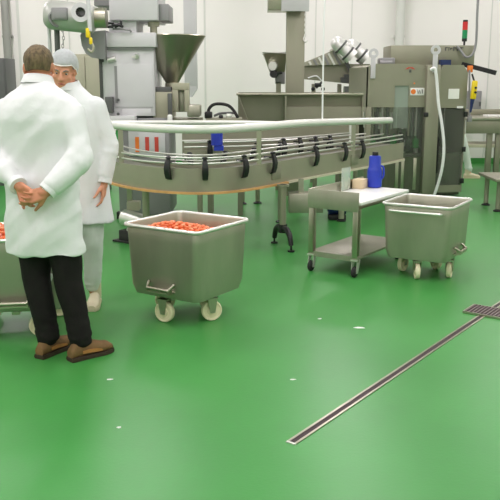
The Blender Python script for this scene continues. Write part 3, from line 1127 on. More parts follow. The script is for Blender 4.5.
# ------------------------------------------------------------------ the big mixer on the left
def mixer():
    y = 9.0
    P = lambda px, py, dy=0: at(px, py, y + dy)

    def bx(px0, py0, px1, py1, dep, dy=0, bev=.006):
        a, b = P(px0, py1, dy), P(px1, py0, dy)
        return G().lohi((a.x, y + dy, a.z), (b.x, y + dy + dep, b.z), bev)
    t = thing('meat_mixer', 'tall light grey mixing machine with a cone hopper, behind the curved conveyor', 'machine', (-1.2, 9.5, 0))
    cab = build('cabinet', bx(106, 47, 153.5, 116, .75), PAINT, t)
    build('cabinet_door', bx(115, 64, 152.5, 107, .012, -.012, .003), PAINT, t)
    build('door_slot', bx(115.5, 66, 116.8, 103, .004, -.016, 0), PAINT2, t)
    build('lower_plate', bx(122, 109, 151, 116, .012, -.012, .002), PAINT, t)
    lk = P(137, 56, -.01)
    build('lock', G().cyl(lk + V((0, .0, 0)), lk + V((0, -.035, -.01)), .026, n=14).box(lk + V((-.03, -.03, -.008)), (.05, .02, .02)), STEELB, t)
    lk = P(112.5, 60, -.01)
    build('hinge', G().cyl(lk + V((-.05, -.02, 0)), lk + V((.04, -.02, .015)), .03, n=12), STEELB, t)
    for py in (100, 114):
        s = P(118.3, py, -.01)
        build('bolt', G().cyl(s, s + V((0, -.015, 0)), .017, n=10), PAINTD, t)
    build('cover_band', bx(106.5, 32.5, 155.5, 47, .82, -.05), PAINT, t)
    build('grey_strip', bx(107, 47, 154, 50, .70, -.02, 0), PAINT2, t)  # mid grey strip just below the cover band
    build('neck', bx(109, 20, 136, 33, .6, .02), PAINT, t)
    a = P(110, 0)
    build('head_housing', G().lohi((P(109.5, 0).x, y - .05, P(0, 20.5).z), (P(158, 0).x, y + .8, 3.0), .01), PAINT, t)
    build('side_housing', bx(156, 4, 168.5, 20.5, .5, .05), PAINT2, t)
    build('top_shroud', G().lohi((P(92, 0).x, y + .1, P(0, 5).z), (P(110, 0).x, y + .7, 3.0), .01), PAINT2, t)
    build('column', bx(101, 55, 104.5, 120, .5, .1), PAINTD, t)
    build('column', bx(104.5, 62, 106.5, 120, .5, .05), PAINT, t)
    build('junction_box', bx(105.5, 97, 112, 113, .12, -.13, .004), PAINTD, t)
    build('ledge', bx(104, 116, 135, 123, .16, -.16, .004), PAINT, t)
    # dark cable clutter on the ledge above the band
    g = G()
    for q in ((105, 24, 114, 23), (108, 27, 113, 27), (112, 26, 118, 25), (115, 27, 121, 25), (118, 24, 123, 27), (121, 21, 121, 27)):
        g.tube([P(q[0], q[1], -.08), P((q[0] + q[2]) / 2, (q[1] + q[3]) / 2 - .4, -.09), P(q[2], q[3], -.08)], .016, 6)
    build('cable', g, BLACK, t)
    g = G()
    g.tube([P(113, 29, -.05), P(122, 29, -.08), P(130, 30, -.08), P(131, 32, -.06)], .012, 6)
    build('bracket_bar', g, PAINT2, t)
    # gear motor lying across the top left
    y2 = -.35
    p, q = P(47, 14, y2), P(96, 20, y2)
    ax = (q - p).normalized()
    M = V((0, 0, 1)).rotation_difference(ax).to_matrix().to_4x4()
    L = (q - p).length
    mo = build('gear_motor', G().lathe([(.03, -.02), (.115, -.015), (.145, .02), (.155, .06), (.15, L * .7), (.14, L * .95), (.10, L)], p, 32, M, True), MOTORG, t)
    p2 = P(94, 18, y2)
    build('motor_neck', G().cyl(p2, P(106.5, 18, y2), .105, n=26), STEEL, mo)
    g = G()
    c = P(82.5, 13, y2 - .15)
    MX = Matrix.Rotation(PI / 2, 4, 'X')
    g.lathe([(.05, -.02), (.092, -.03), (.098, -.01), (.098, .1), (.05, .1)], c, 28, MX)
    fc = build('fan_cowl', g, PAINT, mo)
    g = G().cyl(c + V((0, -.005, 0)), c + V((0, .05, 0)), .078, n=24)
    build('fan_grille', g, PAINTD, fc)
    g = G()
    for k in range(8):
        a = PI * k / 8
        dd = V((math.cos(a), 0, math.sin(a)))
        g.bar(c - dd * .075 + V((0, -.012, 0)), c + dd * .075 + V((0, -.012, 0)), .008, .008)
    g.cyl(c + V((0, -.02, 0)), c + V((0, .0, 0)), .028, n=16)
    build('fan_guard', g, PAINT2, fc)
    g = G()
    g.box(P(60, 14, y2 - .14), (.17, .08, .13), 0, .015).box(P(60, 14, y2 - .18), (.13, .02, .09), 0, .006)
    g.tube(smoothpath([P(52, 12, y2 - .16), P(49, 17, y2 - .16), P(52, 24, y2 - .14), P(58, 27, y2 - .1)], 5), .013, 8)
    build('terminal_box', g, PAINT2, mo)
    # curved support bracket
    pts = [(82.5, 36), (84, 33), (107, 31), (107, 60), (94, 58), (88, 54), (84, 46)]
    g = G().prism([(P(*q).x, P(*q).z) for q in pts], y - .12, y + .35)
    build('support_bracket', g, PAINT2, t)
    # struts from the motor down
    for px, m, r in ((49.3, PAINT, .02), (57, PAINTD, .03)):
        a, b = P(px - .3, 26, y2 + .1), P(px, 90, y2 + .1)
        build('strut', G().cyl((a.x, a.y, a.z), (b.x, b.y, 0), r, n=12), m, t)
    # cone hopper
    c = P(167.5, 34)
    ap = P(166, 86)
    cz, az = c.z, ap.z
    rr = .395
    g = G().lathe([(rr - .012, cz), (rr, cz + .006), (rr + .006, cz - .004), (.055, az), (.045, az), (rr - .02, cz - .012)], (c.x, y + .42, 0), 40)
    hp_ = build('cone_hopper', g, STEEL, t)
    build('hopper_outlet', G().cyl((c.x, y + .42, az - .08), (c.x, y + .42, az + .03), .085, n=20), STEEL, t)
    n = P(153.5, 22, .15)
    build('nozzle', G().cyl(n, n + V((0, 0, -.05)), .065, n=16).cyl(n + V((0, 0, -.05)), n + V((0, 0, -.13)), .04, n=14), BEIGE, t)
    # blocks below the hopper
    build('pump_block', bx(153, 92, 172, 118, .45, .05), BEIGE, t)
    build('pump_flange', bx(154, 87, 171, 92, .4, .08), PAINTD, t)
    g = bx(172, 83, 189, 90, .1, .1)
    for q in (bx(172, 90, 178, 112, .1, .1), bx(184.5, 90, 189, 112, .1, .1)):
        me = bpy.data.meshes.new('q')
        q.bm.to_mesh(me)
        g.bm.from_mesh(me)
        q.bm.free()
    build('outlet_frame', g, BEIGE, t)
    build('outlet_plate', bx(177, 90, 185, 112, .03, .2), STEELD, t)
    k = P(170, 105, -.02)
    build('valve_handle', G().box(k, (.05, .06, .26), 0, .01), PAINTD, t)
    build('valve_cap', G().box(P(170, 119, -.05), (.055, .06, .10), 0, .015), WHITEP, t)
    build('pump_body', bx(187, 105, 200, 117, .3, .1, .02), STEELD, t)
    build('ledge', bx(155, 118.5, 201, 123, .4, .2, .004), STEELM, t)
    # base under the cabinet, panels with coloured strips
    build('base', G().lohi((P(112, 0).x, y, .06), (P(166, 0).x, y + .8, P(0, 118).z), .006), PAINT2, t)
    build('base_panel', G().lohi((P(124, 0).x, y - .015, .75), (P(162, 0).x, y, P(0, 124).z), .003), PAINT, t)
    for px, m in ((137, OR), (147, RED), (156.5, RED)):
        a = P(px, 137, -.015)
        b = P(px, 152, -.015)
        build('coloured_strip', G().lohi((a.x - .022, y - .022, b.z), (a.x + .022, y - .015, a.z)), m, t)
    for px in (116, 160):
        for dy in (.1, .7):
            a = P(px, 100)
            build('foot', G().lohi((a.x - .05, y + dy - .05, 0), (a.x + .05, y + dy + .05, .08)), RUBBER, t)


mixer()


def skid():
    """low frame with hoses between mixer and trough"""
    y = 9.25
    P = lambda px, py, dy=0: at(px, py, y + dy)
    t = thing('hose_stand', 'low steel stand carrying black hoses, between the mixer and the trough', 'frame', (-.55, y + .2, 0))
    a, b = P(206, 121), P(242, 121)
    build('top_bar', G().lohi((a.x, y, P(0, 123).z), (b.x, y + .4, P(0, 118.5).z), .006), STEELM, t)
    for px in (209, 240):
        q = P(px, 120)
        build('leg', G().lohi((q.x - .03, y + .05, 0), (q.x + .03, y + .11, q.z)), STEELM, t)
        build('leg', G().lohi((q.x - .03, y + .30, 0), (q.x + .03, y + .36, q.z)), STEELM, t)
    g = G().tube(smoothpath([P(208, 117, .1), P(209, 109, .1), P(214, 104.5, .1), P(222, 104, .1), P(229, 106, .1), P(234, 111, .1), P(238, 118, .1)], 6), .019, 10)
    build('hose', g, RUBBER, t)
    g = G().tube(smoothpath([P(214, 116, .1), P(220, 113.5, .1), P(230, 113, .1), P(236, 113, .1)], 6), .014, 8)
    build('hose', g, PAINTD, t)
    build('coupling', G().box(P(208.5, 115, .08), (.09, .1, .08), 0, .015), BLACK, t)
    build('coupling', G().box(P(229, 116, .08), (.07, .1, .06), 0, .015), STEELB, t)
    build('coupling', G().box(P(221, 117, .08), (.05, .1, .05), 0, .015), BLACK, t)


skid()

# vertical duct behind the cone hopper
y = 12.5
a, b = at(184.5, 0, y), at(197, 94, y)
g = G().lohi((at(184, 50, y).x, y, at(0, 86, y).z), (at(196.5, 50, y).x, y + .2, 4.39), .006)
g.prism([(at(184, 50, y).x, at(0, 86, y).z), (at(196.5, 50, y).x, at(0, 86, y).z), (at(196.5, 50, y).x, at(0, 89, y).z), (at(191, 50, y).x, at(0, 97, y).z), (at(184, 50, y).x, at(0, 97, y).z)], y, y + .2)
single('vertical_duct', g, PAINT, 'pale square duct coming down behind the cone hopper', 'duct', (a.x, y, 4.39))

# hoist chain with yellow hooks in front of the mixer motor
y = 8.36
a, b = at(86.5, 0, y), at(90, 31, y)
t = thing('chain_hoist', 'white hoist rod with a yellow hook block hanging in front of the mixer motor', 'hoist', (a.x, y, 4.39))
build('rod', G().cyl((a.x - .02, y, 4.39), (b.x, y, b.z), .022, n=12), PAINT, t)
c = at(88, 33, y)
build('hook_block', G().box(c, (.045, .05, .10), 0, .015).box(c + V((.025, 0, -.08)), (.035, .04, .07), .3, .012), YELLOW, t)
build('hook', G().tube(smoothpath([c + V((.02, 0, -.08)), c + V((.05, 0, -.14)), c + V((.03, 0, -.19)), c + V((-.01, 0, -.16))], 5), .013, 8), BEIGE, t)
y = 9.4
t = thing('lifting_chain', 'dark chain hanging beneath the mixer motor above the hairnet', 'chain', at(63, 34, y))
g = G()
z1 = at(62.5, 30, y)
for k in range(11):
    M = Matrix.Rotation(PI / 2 * (k % 2) + .4, 4, 'Z') @ Matrix.Rotation(PI / 2, 4, 'X')
    g.lathe([(.012 + .004 * math.cos(q), .004 * math.sin(q)) for q in [2 * PI * i / 6 for i in range(7)]], z1 + V((.008 * math.sin(k), 0, -k * .045)), 10, M @ Matrix.Diagonal((1, 1.9, 1, 1)))
build('links', g, PIPEG, t)
e = z1 + V((0, 0, -.50))
build('hook', G().tube(smoothpath([e + V((0, 0, .02)), e + V((-.03, 0, -.03)), e + V((0, 0, -.07)), e + V((.04, 0, -.05))], 5), .012, 8), PAINTD, t)


# ------------------------------------------------------------------ cabinets at the left
def cabinet(name, label, px0, px1, py0, y, dep, m):
    a, b = at(px0, py0, y), at(px1, py0, y)
    t = thing(name, label, 'cabinet', ((a.x + b.x) / 2, y + dep / 2, 0))
    build('body', G().lohi((a.x, y, .08), (b.x, y + dep, a.z), .01), m, t)
    w = b.x - a.x
    build('door', G().lohi((a.x + .02, y - .02, .12), (a.x + w * .5 - .005, y, a.z - .03), .004), m, t)
    build('door', G().lohi((a.x + w * .5 + .005, y - .02, .12), (b.x - .02, y, a.z - .03), .004), m, t)
    build('handle', G().lohi((a.x + w * .5 + .02, y - .045, a.z - .85), (a.x + w * .5 + .04, y - .02, a.z - .7), .004), PAINTD, t)
    build('plinth', G().lohi((a.x + .02, y + .02, 0), (b.x - .02, y + dep, .08)), PAINTD, t)


cabinet('electrical_cabinet', 'beige grey upright cabinet behind the man in the hairnet', 68, 101.5, 54, 11.2, .5, BEIGE)
cabinet('storage_cabinet', 'dark grey cabinet beside the vertical pipe behind the bareheaded man', -40, 5, 58, 12.0, .5, PAINTD)


# ------------------------------------------------------------------ right hand table, wall box, stand
def side_table():
    y = 13.4
    P = lambda px, py, dy=0: at(px, py, y + dy)
    t = thing('sorting_table', 'long steel table with a deep apron against the back wall', 'table', (4.3, y + .4, 0))
    a, b = P(466, 133.5), P(540, 117)
    build('apron', G().lohi((a.x, y, a.z), (b.x, y + .03, P(0, 120).z), .004), STEELM, t)
    build('top', G().lohi((a.x - .05, y - .03, P(0, 120).z), (b.x, y + .9, P(0, 117.5).z), .004), STEELD, t)
    build('rail', G().lohi((a.x, y + .86, P(0, 117).z), (b.x, y + .9, P(0, 111).z), .004), STEELM, t)
    build('lower_beam', G().lohi((P(470, 0).x, y + .1, P(0, 148).z), (b.x, y + .7, P(0, 144.5).z), .004), STRIP, t)
    for px in (490.3, 499, 530):
        p = P(px, 150)
        lg = build('leg', G().lohi((p.x - .045, y + .06, .02), (p.x + .045, y + .14, P(0, 133).z), .006), STEELM, t)
        build('foot_pad', G().cyl((p.x, y + .10, 0), (p.x, y + .10, .02), .06, n=14), BLACK, lg)
    c = P(497, 119, .1)
    tb = V((c.x + .05, y + .25, P(0, 117.5).z + .018))
    single('paper_tray', G().box(tb, (.42, .26, .034), .05, .006), WHITEP, 'white tray lying on the steel table at the back wall', 'tray', tb)


side_table()
c = at(484, 104, 14.9)
t = thing('wall_box', 'grey control box above the steel table at the back wall', 'control box', (c.x, 15.2, c.z))
build('case', G().lohi((at(478, 0, 14.9).x, 14.95, at(0, 116, 14.9).z), (at(488.5, 0, 14.9).x, BACKY - .015, at(0, 91, 14.9).z), .01), PAINT2, t)
build('door', G().lohi((at(478.8, 0, 14.9).x, 14.93, at(0, 115, 14.9).z), (at(487.8, 0, 14.9).x, 14.95, at(0, 92, 14.9).z), .004), PAINT2, t)
build('latch', G().box((at(486.8, 0, 14.9).x, 14.925, c.z), (.03, .02, .08)), PAINTD, t)


def stand():
    p = V((3.085, 9.6, 0))
    t = thing('low_stand', 'low steel stand on round foot pads, right of the filling machine', 'stand', (3.4, 9.8, 0))
    build('top', G().lohi((2.99, 9.45, .385), (3.8, 10.2, .42), .006), STEELM, t)
    for x, y in ((3.085, 9.6), (3.7, 9.6), (3.085, 10.1), (3.7, 10.1)):
        plain_leg(t, V((x, y, 0)), .39, .03, STEELM)


stand()

# ------------------------------------------------------------------ blue canister, motors near the floor
p = V((1.15, 7.18, .630))
t = thing('blue_canister', 'bright blue canister standing at the far end of the white board on the cart', 'canister', p)
build('body', G().lathe([(.055, 0), (.066, .008), (.068, .03), (.068, .15), (.062, .175), (.055, .19), (.054, .275), (.050, .29), (.02, .295)], p, 32, None, True), BLUE, t)
build('cap', G().cyl(p + V((0, 0, .285)), p + V((0, 0, .325)), .028, n=16), BLACK, t)
build('grip', G().tube(smoothpath([p + V((.05, -.015, .20)), p + V((.075, -.02, .185)), p + V((.078, -.02, .11)), p + V((.060, -.015, .08))], 5), .009, 8), BLUE, t)

p = V((1.02, 9.05, 0))
t = thing('drum_motor', 'small dark blue drum under the far end of the curved conveyor', 'motor', p)
build('drum', G().cyl(p + V((-.10, 0, .14)), p + V((.10, 0, .14)), .085, n=24).cyl(p + V((-.11, 0, .14)), p + V((-.095, 0, .14)), .05, n=18), DBLUE, t)
build('cradle', G().box(p + V((0, 0, .03)), (.20, .16, .06), 0, .006), RUBBER, t)

p = V((-1.22, 7.9, 0))
t = thing('floor_pump', 'small pump with a pale switch box under the curved conveyor', 'pump', p)
build('switch_box', G().lohi((-1.245, 7.78, .31), (-1.115, 7.90, .40), .01), BEIGE, t)
build('post', G().lohi((-1.25, 7.85, .03), (-1.20, 7.90, .62)), STEEL, t)
m = build('motor', G().cyl((-1.27, 7.80, .24), (-1.02, 7.62, .20), .085, n=24).cyl((-1.29, 7.815, .243), (-1.26, 7.795, .238), .06, n=18), STEELB, t)
build('base', G().box((-1.16, 7.72, .06), (.30, .16, .12), -.6, .01), RUBBER, t)
build('foot', G().box((-1.16, 7.72, .01), (.42, .22, .02), -.6, .004), BLACK, t)
p = at(117.5, 138, 7.75)
t = thing('green_bottle', 'green plastic spray bottle hanging under the guard pipe beside the hairnet man', 'bottle', p)
build('body', G().lathe([(.012, -.10), (.036, -.095), (.040, -.02), (.036, .03), (.016, .055), (.015, .075)], p, 20, None, True), GREEN, t)
build('hanger', G().tube([p + V((0, 0, .06)), p + V((0, -.01, .10)), p + V((0, 0, .15))], .008, 6), PAINTD, t)

# scraps on the floor
for (x, y, a, s, lab) in ((-.765, 4.012, .5, .020, 'tiny white scrap on the floor near the brown shoes'),
                          (.722, 4.92, -.4, .040, 'small white sliver on the floor left of the slot drain'),
                          (.48, 5.12, .9, .018, 'tiny pale crumb on the floor in front of the cart'),
                          (-.615, 3.41, 1.2, .016, 'tiny white scrap on the bare floor nearest the camera'),
                          (.235, 4.01, .2, .018, 'tiny white speck on the bare floor near the end of the slot drain')):
    g = G()
    g.prismz([(x + s * math.cos(a + k) * q, y + s * .5 * math.sin(a + k) * q) for k, q in ((0, 1), (1.1, .7), (2.2, .9), (3.3, 1), (4.6, .6))], .0005, .004)
    single('floor_scrap', g, PAPER, lab, 'scrap', (x, y, 0))


# ------------------------------------------------------------------ people
def hand(g, wrist, d, n, thumb_side, curls, spread=.012, sc=1.0, thumb=None):
    """palm and five fingers: d points to the knuckles, n is the way the palm faces, thumb_side = +1/-1"""
    wrist, d, n = V(wrist), V(d).normalized(), V(n)
    n = (n - d * n.dot(d)).normalized()
    s = d.cross(n) * thumb_side
    k = sc
    lens = [(.040, .025, .020), (.044, .028, .021), (.041, .026, .021), (.032, .020, .018)]
    rad = [.0092, .0095, .009, .008]
    g.rc(wrist - d * .03, wrist + d * .015, .025 * k, .026 * k)
    for i in range(4):
        off = .030 - .0195 * i
        b = wrist + d * (.088 - .004 * abs(i - 1)) * k + s * off * k
        g.rc(wrist + d * .012 * k + s * off * .72 * k, b, .0155 * k, .0125 * k, 12)
        p = b
        a = 0.0
        for j in range(3):
            a += curls[i][j]
            sp = s * (.10 - .07 * i) * (1 if j == 0 else .3)
            dd = (d * math.cos(a) + n * math.sin(a) + sp).normalized()
            q = p + dd * lens[i][j] * k
            g.rc(p, q, rad[i] * k * (1 - .06 * j), rad[i] * k * (1 - .06 * (j + 1)), 12)
            p = q
    t0 = wrist + d * .018 * k + s * .022 * k + n * .006
    td = thumb or (.62, .62, .35)
    v1 = (d * td[0] + s * td[1] + n * td[2]).normalized()
    t1 = t0 + v1 * .045 * k
    v2 = (d * (td[0] + .3) + s * (td[1] - .25) + n * (td[2] + .1)).normalized()
    t2 = t1 + v2 * .034 * k
    t3 = t2 + (v2 + n * .15).normalized() * .026 * k
    g.chain([t0, t1, t2, t3], [.016 * k, .0125 * k, .0105 * k, .009 * k], 12)


def head(g, c, Mh, female=False):
    """head in its own frame: x right, y forward, z up; c is its centre at eye height"""
    P = lambda x, y, z: c + Mh @ V((x, y, z))
    Q = lambda *s: Mh.to_4x4()
    g.sph(P(0, -.012, .030), .1, (.76, .95, .88), 24, Q())           # cranium
    g.sph(P(0, .030, -.035), .1, (.62, .62, .82), 20, Q())           # face
    g.sph(P(0, .058, -.092), .034, (1.0, .8, .75), 14, Q())          # chin
    for k in (-1, 1):
        g.rc(P(k * .056, -.005, -.055), P(k * .022, .062, -.095), .022, .020, 12)   # jaw
        g.sph(P(k * .040, .062, -.028), .026, (1, .75, .9), 12, Q())   # cheek
        g.rc(P(k * .019, .0775, .012), P(k * .043, .070, .011), .0085, .0085, 10)   # upper lid
        g.rc(P(k * .021, .075, -.009), P(k * .042, .068, -.009), .0075, .0075, 10)   # lower lid
        g.rc(P(k * .014, .084, .022), P(k * .044, .072, .020), .011, .009, 10)      # brow ridge
        e = P(k * .077, -.010, -.005)
        g.sph(e, .032, (.34, .62, 1.0), 14, Q())                      # ear
        g.sph(P(k * .012, .098, -.036), .011, (1, 1, .8), 10, Q())     # nostril wing
    g.rc(P(0, .088, .012), P(0, .108, -.030), .010, .0135, 12)        # nose
    g.rc(P(-.018, .085, -.062), P(.018, .085, -.062), .009, .009, 10)   # lips
    g.rc(P(-.016, .083, -.073), P(.016, .083, -.073), .0095, .0095, 10)
    return P


def shoe(t, name, heel, toe, m, sole_m, trim=None, h=.095, w=.047, boot=0):
    heel, toe = V((*heel, 0)), V((*toe, 0))
    d = (toe - heel).normalized()
    s = V((d.y, -d.x, 0))
    L = (toe - heel).length
    g = G()
    st = [(-.005, .030, .075), (.03, .036, h), (.10 * L / .28, .038, h), (.15 * L / .28, .043, h * .86), (.20 * L / .28, w, h * .70), (.245 * L / .28, .045, h * .62), (L - .004, .026, h * .42)]
    rings = []
    for (u, hw, hh) in st:
        c = heel + d * u
        ring = []
        for k in range(14):
            a = 2 * PI * k / 14
            x = hw * math.copysign(abs(math.cos(a)) ** .75, math.cos(a))
            z = .018 + (hh - .018) * (.5 + .5 * math.copysign(abs(math.sin(a)) ** .8, math.sin(a)))
            if math.sin(a) > 0:
                x *= 1 - .28 * math.sin(a)
            ring.append(c + s * x + V((0, 0, z)))
        rings.append(ring)
    g.loft(rings)
    bmesh.ops.subdivide_edges(g.bm, edges=g.bm.edges[:], cuts=1, smooth=1.0, use_grid_fill=True)
    if boot:
        c = heel + d * .055
        g.ell([(c.x, c.y, .05, .044, .046, 2), (c.x, c.y, .12, .045, .046, 2), (c.x + d.x * .006, c.y + d.y * .006, boot, .047, .047, 2)], 20)
    sh = build(name, g, m, t, 50)
    g = G()
    rings = []
    for z, o in ((0, .002), (.012, .005), (.026, .003)):
        ring = []
        for (u, k) in [(st[i][0], 1) for i in range(7)] + [(st[i][0], -1) for i in range(6, -1, -1)]:
            hw = st[[q[0] for q in st].index(u)][1]
            ring.append(heel + d * (u + (o if u > .1 else -o)) + s * k * (hw + o) + V((0, 0, z)))
        rings.append(ring)
    g.loft(rings)
    build('sole', g, sole_m, sh)
    if trim:
        g = G()
        for k in (-1, 1):
            rings = []
            for u, z, hz in ((.06, .050, .008), (.10, .052, .010), (.15, .046, .010), (.19, .040, .007)):
                hw = .037 if u < .1 else .041
                c = heel + d * (u * L / .28) + s * k * (hw + .0005)
                rings.append([c + V((0, 0, z - hz)), c + s * k * .005 + V((0, 0, z - hz)), c + s * k * .005 + V((0, 0, z + hz)), c + V((0, 0, z + hz))])
            g.loft(rings)
        g.tube([heel + d * (.105 * L / .28) - s * .02 + V((0, 0, h * .97)), heel + d * (.13 * L / .28) + V((0, 0, h * .95)), heel + d * (.105 * L / .28) + s * .02 + V((0, 0, h * .97))], .004, 6)
        build('shoe_trim', g, trim, sh)
    return sh


def folds(seed, amp, dirs, freq):
    def f(co):
        q = V((co.dot(dirs[0]) * freq[0], co.dot(dirs[1]) * freq[1], co.dot(dirs[2]) * freq[2])) + V((seed, seed * 2, 0))
        return amp * (noise.noise(q) + .45 * noise.noise(q * 2.1))
    return f


def person(spec):
    J = {k: V(v) for k, v in spec['joints'].items()}
    t = thing('person', spec['label'], 'person', (0, 0, 0), 0)
    # ---- continuous body
    g = G()
    Mh = Matrix.Rotation(spec.get('yaw', 0), 3, 'Z') @ Matrix.Rotation(spec.get('pitch', 0), 3, 'X') @ Matrix.Rotation(spec.get('roll', 0), 3, 'Y')
    P = head(g, J['head'], Mh)
    g.rc(J['neck'], P(0, -.02, -.05), .058, .052)
    pel, neck = J['pelvis'], J['neck']
    mid = (pel + neck) / 2
    g.ell([(pel.x, pel.y, pel.z - .08, .13, .09, 2.2), (pel.x, pel.y, pel.z + .03, .15, .10, 2.2), (mid.x, mid.y, mid.z - .05, .13, .09, 2.2), (mid.x, mid.y, mid.z + .08, .15, .10, 2.2), (neck.x, neck.y, neck.z - .14, .17, .10, 2.2), (neck.x, neck.y, neck.z - .05, .13, .075, 2.2), (neck.x, neck.y, neck.z + .01, .06, .06, 2)], 28)
    for sd in 'LR':
        g.chain([J['sh' + sd], J['el' + sd], J['wr' + sd]], [.048, .040, .027])
        g.chain([J['hip' + sd], J['kn' + sd], J['an' + sd]], [.078, .052, .036])
        toe = J['toe' + sd]
        an = V((J['an' + sd].x, J['an' + sd].y, .052))
        g.rc(an, an.lerp(V((toe.x, toe.y, .036)), .62), .026, .014)
        hand(g, J['wr' + sd], *spec['hand' + sd])
    g = remeshed(g, spec.get('voxel', .006), 2)
    body = build('body', g, spec['skin'], t, 80)
    # ---- eyes, brows
    for k in (-1, 1):
        e = build('eye', G().sph(P(k * .031, .0725, .003), .0118, n=12), EYEW, t)
        build('iris', G().sph(P(k * .031, .0805, .002), (.0064), n=10), EYED, e)
        build('eyebrow', G().tube([P(k * .016, .095, .022), P(k * .032, .092, .029), P(k * .047, .080, .022)], [.004, .005, .003], 6), spec['hairm'], t)
    build('mouth', G().tube([P(-.022, .089, -.068), P(0, .095, -.066), P(.022, .089, -.068)], [.003, .006, .003], 8), LIP, t)
    # ---- hair
    g = G()
    r = bmesh.ops.create_uvsphere(g.bm, u_segments=40, v_segments=26, radius=1)
    for v in list(g.bm.verts):
        q = v.co.copy()
        z = q.z
        x, y_ = q.x, q.y
        keep_low = -.52 if y_ < -.15 else (-.05 if y_ < .45 else .42)
        if abs(x) > .62 and y_ < .35 and y_ > -.35:
            keep_low = .02
        if z < keep_low:
            v.co.z = keep_low + (z - keep_low) * .05
            f = math.sqrt(max(0, 1 - keep_low ** 2))
            h = math.hypot(x, y_) or 1
            sc_ = min(1, h / max(f, .01)) if z < keep_low - .3 else 1
            hh = math.sqrt(max(0, 1 - min(.99, keep_low ** 2)))
            v.co.x, v.co.y = x / h * hh * .97 * sc_, y_ / h * hh * .97 * sc_
        k = 1 + .035 * noise.noise(v.co * 5 + V((spec['seed'], 0, 0))) + .02 * noise.noise(v.co * 16)
        c = v.co * k
        v.co = P(c.x * .0835, -.014 + c.y * .104, .026 + c.z * .100)
    build('hair', g, spec['hairm'], t, 60)
    if spec.get('net'):
        g = G()
        rings = []
        for i in range(15):
            a = i / 14
            ph = a * PI * .60
            ring = []
            for k in range(40):
                th = 2 * PI * k / 40
                fx, fy = math.cos(th), math.sin(th)
                low = ph * (1.12 - .44 * max(0, min(1, (fy + .1) / .8)))
                rr = math.sin(low)
                puff = 1 + .02 * math.sin(k * 2.5) * a + .02 * noise.noise(V((fx * 4, fy * 4, a * 4)))
                if i == 14:
                    puff *= .965
                ring.append(P(fx * rr * .096 * puff, -.014 + fy * rr * .117 * puff, .030 + .111 * math.cos(low) * puff))
            rings.append(ring)
        g.loft(rings, False)
        o = build('hairnet', g, NET, t, 60)
        build('elastic_band', G().tube(rings[-1], .004, 6, True), PAPER, o)
    # ---- coat
    g = G()
    g.ell(spec['coat'], 40)
    for sd in 'LR':
        a, b, c = J['sh' + sd], J['el' + sd], J['wr' + sd]
        c2 = c.lerp(b, .20)
        g.chain([a, a.lerp(b, .5), b, b.lerp(c, .5), c2], [.076, .070, .066, .060, .054])
        for kk, f in enumerate((.86, .94, 1.05, 1.13)):      # creases bunched at the elbow
            p = a.lerp(b, f) if f < 1 else b.lerp(c, f - 1)
            g.sph(p, .068 + .004 * (kk % 2), n=16)
    g = remeshed(g, .011, 3)
    f1 = folds(spec['seed'], spec.get('famp', .011), spec['fdir'], spec['ffreq'])
    f2 = folds(spec['seed'] + 5, .004, (V((1, 0, 0)), V((0, 1, 0)), V((0, 0, 1))), (9, 9, 6))
    hz = spec['coat'][0][2]

    def fold(co):
        k = f1(co) + f2(co)
        low = max(0, min(1, (1.0 - co.z) / .3))
        return k + low * .005 * math.sin(math.atan2(co.y - pel.y, co.x - pel.x) * 7 + spec['seed'])
    displace(g, fold)
    coat = build('coat', g, spec['coatm'], t, 80)
    nk = spec['collar']
    g = G()
    rings = []
    for (z, rx, ry, dy) in ((-.03, .080, .078, 0), (.0, .074, .073, 0), (.026, .068, .069, .004), (.024, .074, .076, .002), (.002, .084, .085, -.003), (-.022, .096, .094, -.006)):
        rings.append([nk + V((rx * math.cos(2 * PI * k / 32), ry * math.sin(2 * PI * k / 32) + dy, z + .012 * -math.sin(2 * PI * k / 32))) for k in range(32)])
    g.loft(rings, False)
    build('collar', g, spec['coatm'], coat, 80)
    for sd in 'LR':
        w, e = J['wr' + sd].lerp(J['el' + sd], .0), J['el' + sd]
        d = (w - e).normalized()
        build('cuff', G().cyl(w - d * .035, w - d * .004, .053, .051, 24), spec['coatm'], coat, 50)
    # ---- trousers
    g = G()
    g.ell([(pel.x, pel.y, pel.z - .13, .155, .105, 2.3), (pel.x, pel.y, pel.z - .02, .165, .115, 2.3), (pel.x, pel.y, pel.z + .12, .15, .105, 2.3)], 28)
    tr = spec['troulen']
    for sd in 'LR':
        h, k, a = J['hip' + sd], J['kn' + sd], J['an' + sd]
        e = V((a.x, a.y, tr))
        g.chain([h, h.lerp(k, .55), k, k.lerp(e, .5), e], spec['trour'])
    g = remeshed(g, .011, 2)
    ft = folds(spec['seed'] + 9, .008, (V((1, 0, .3)), V((0, 1, .3)), V((0, 0, 1))), (7, 7, 5))
    fa = folds(spec['seed'] + 3, .014, (V((1, 0, 0)), V((0, 1, 0)), V((0, 0, 1))), (4, 4, 22))
    displace(g, lambda co: ft(co) + fa(co) * max(0, min(1, (.32 - co.z) / .2)))
    build('trousers', g, spec['troum'], t, 80)
    for sd in 'LR':
        hl, te = spec['heel' + sd], J['toe' + sd]
        shoe(t, spec['shoename'], hl, (te.x, te.y), *spec['shoem'])
    t.location = spec['loc']
    t.rotation_euler.z = spec['rz']
    return t


FX = (V((.75, 0, .66)), V((0, 1, 0)), V((-.66, 0, .75)))
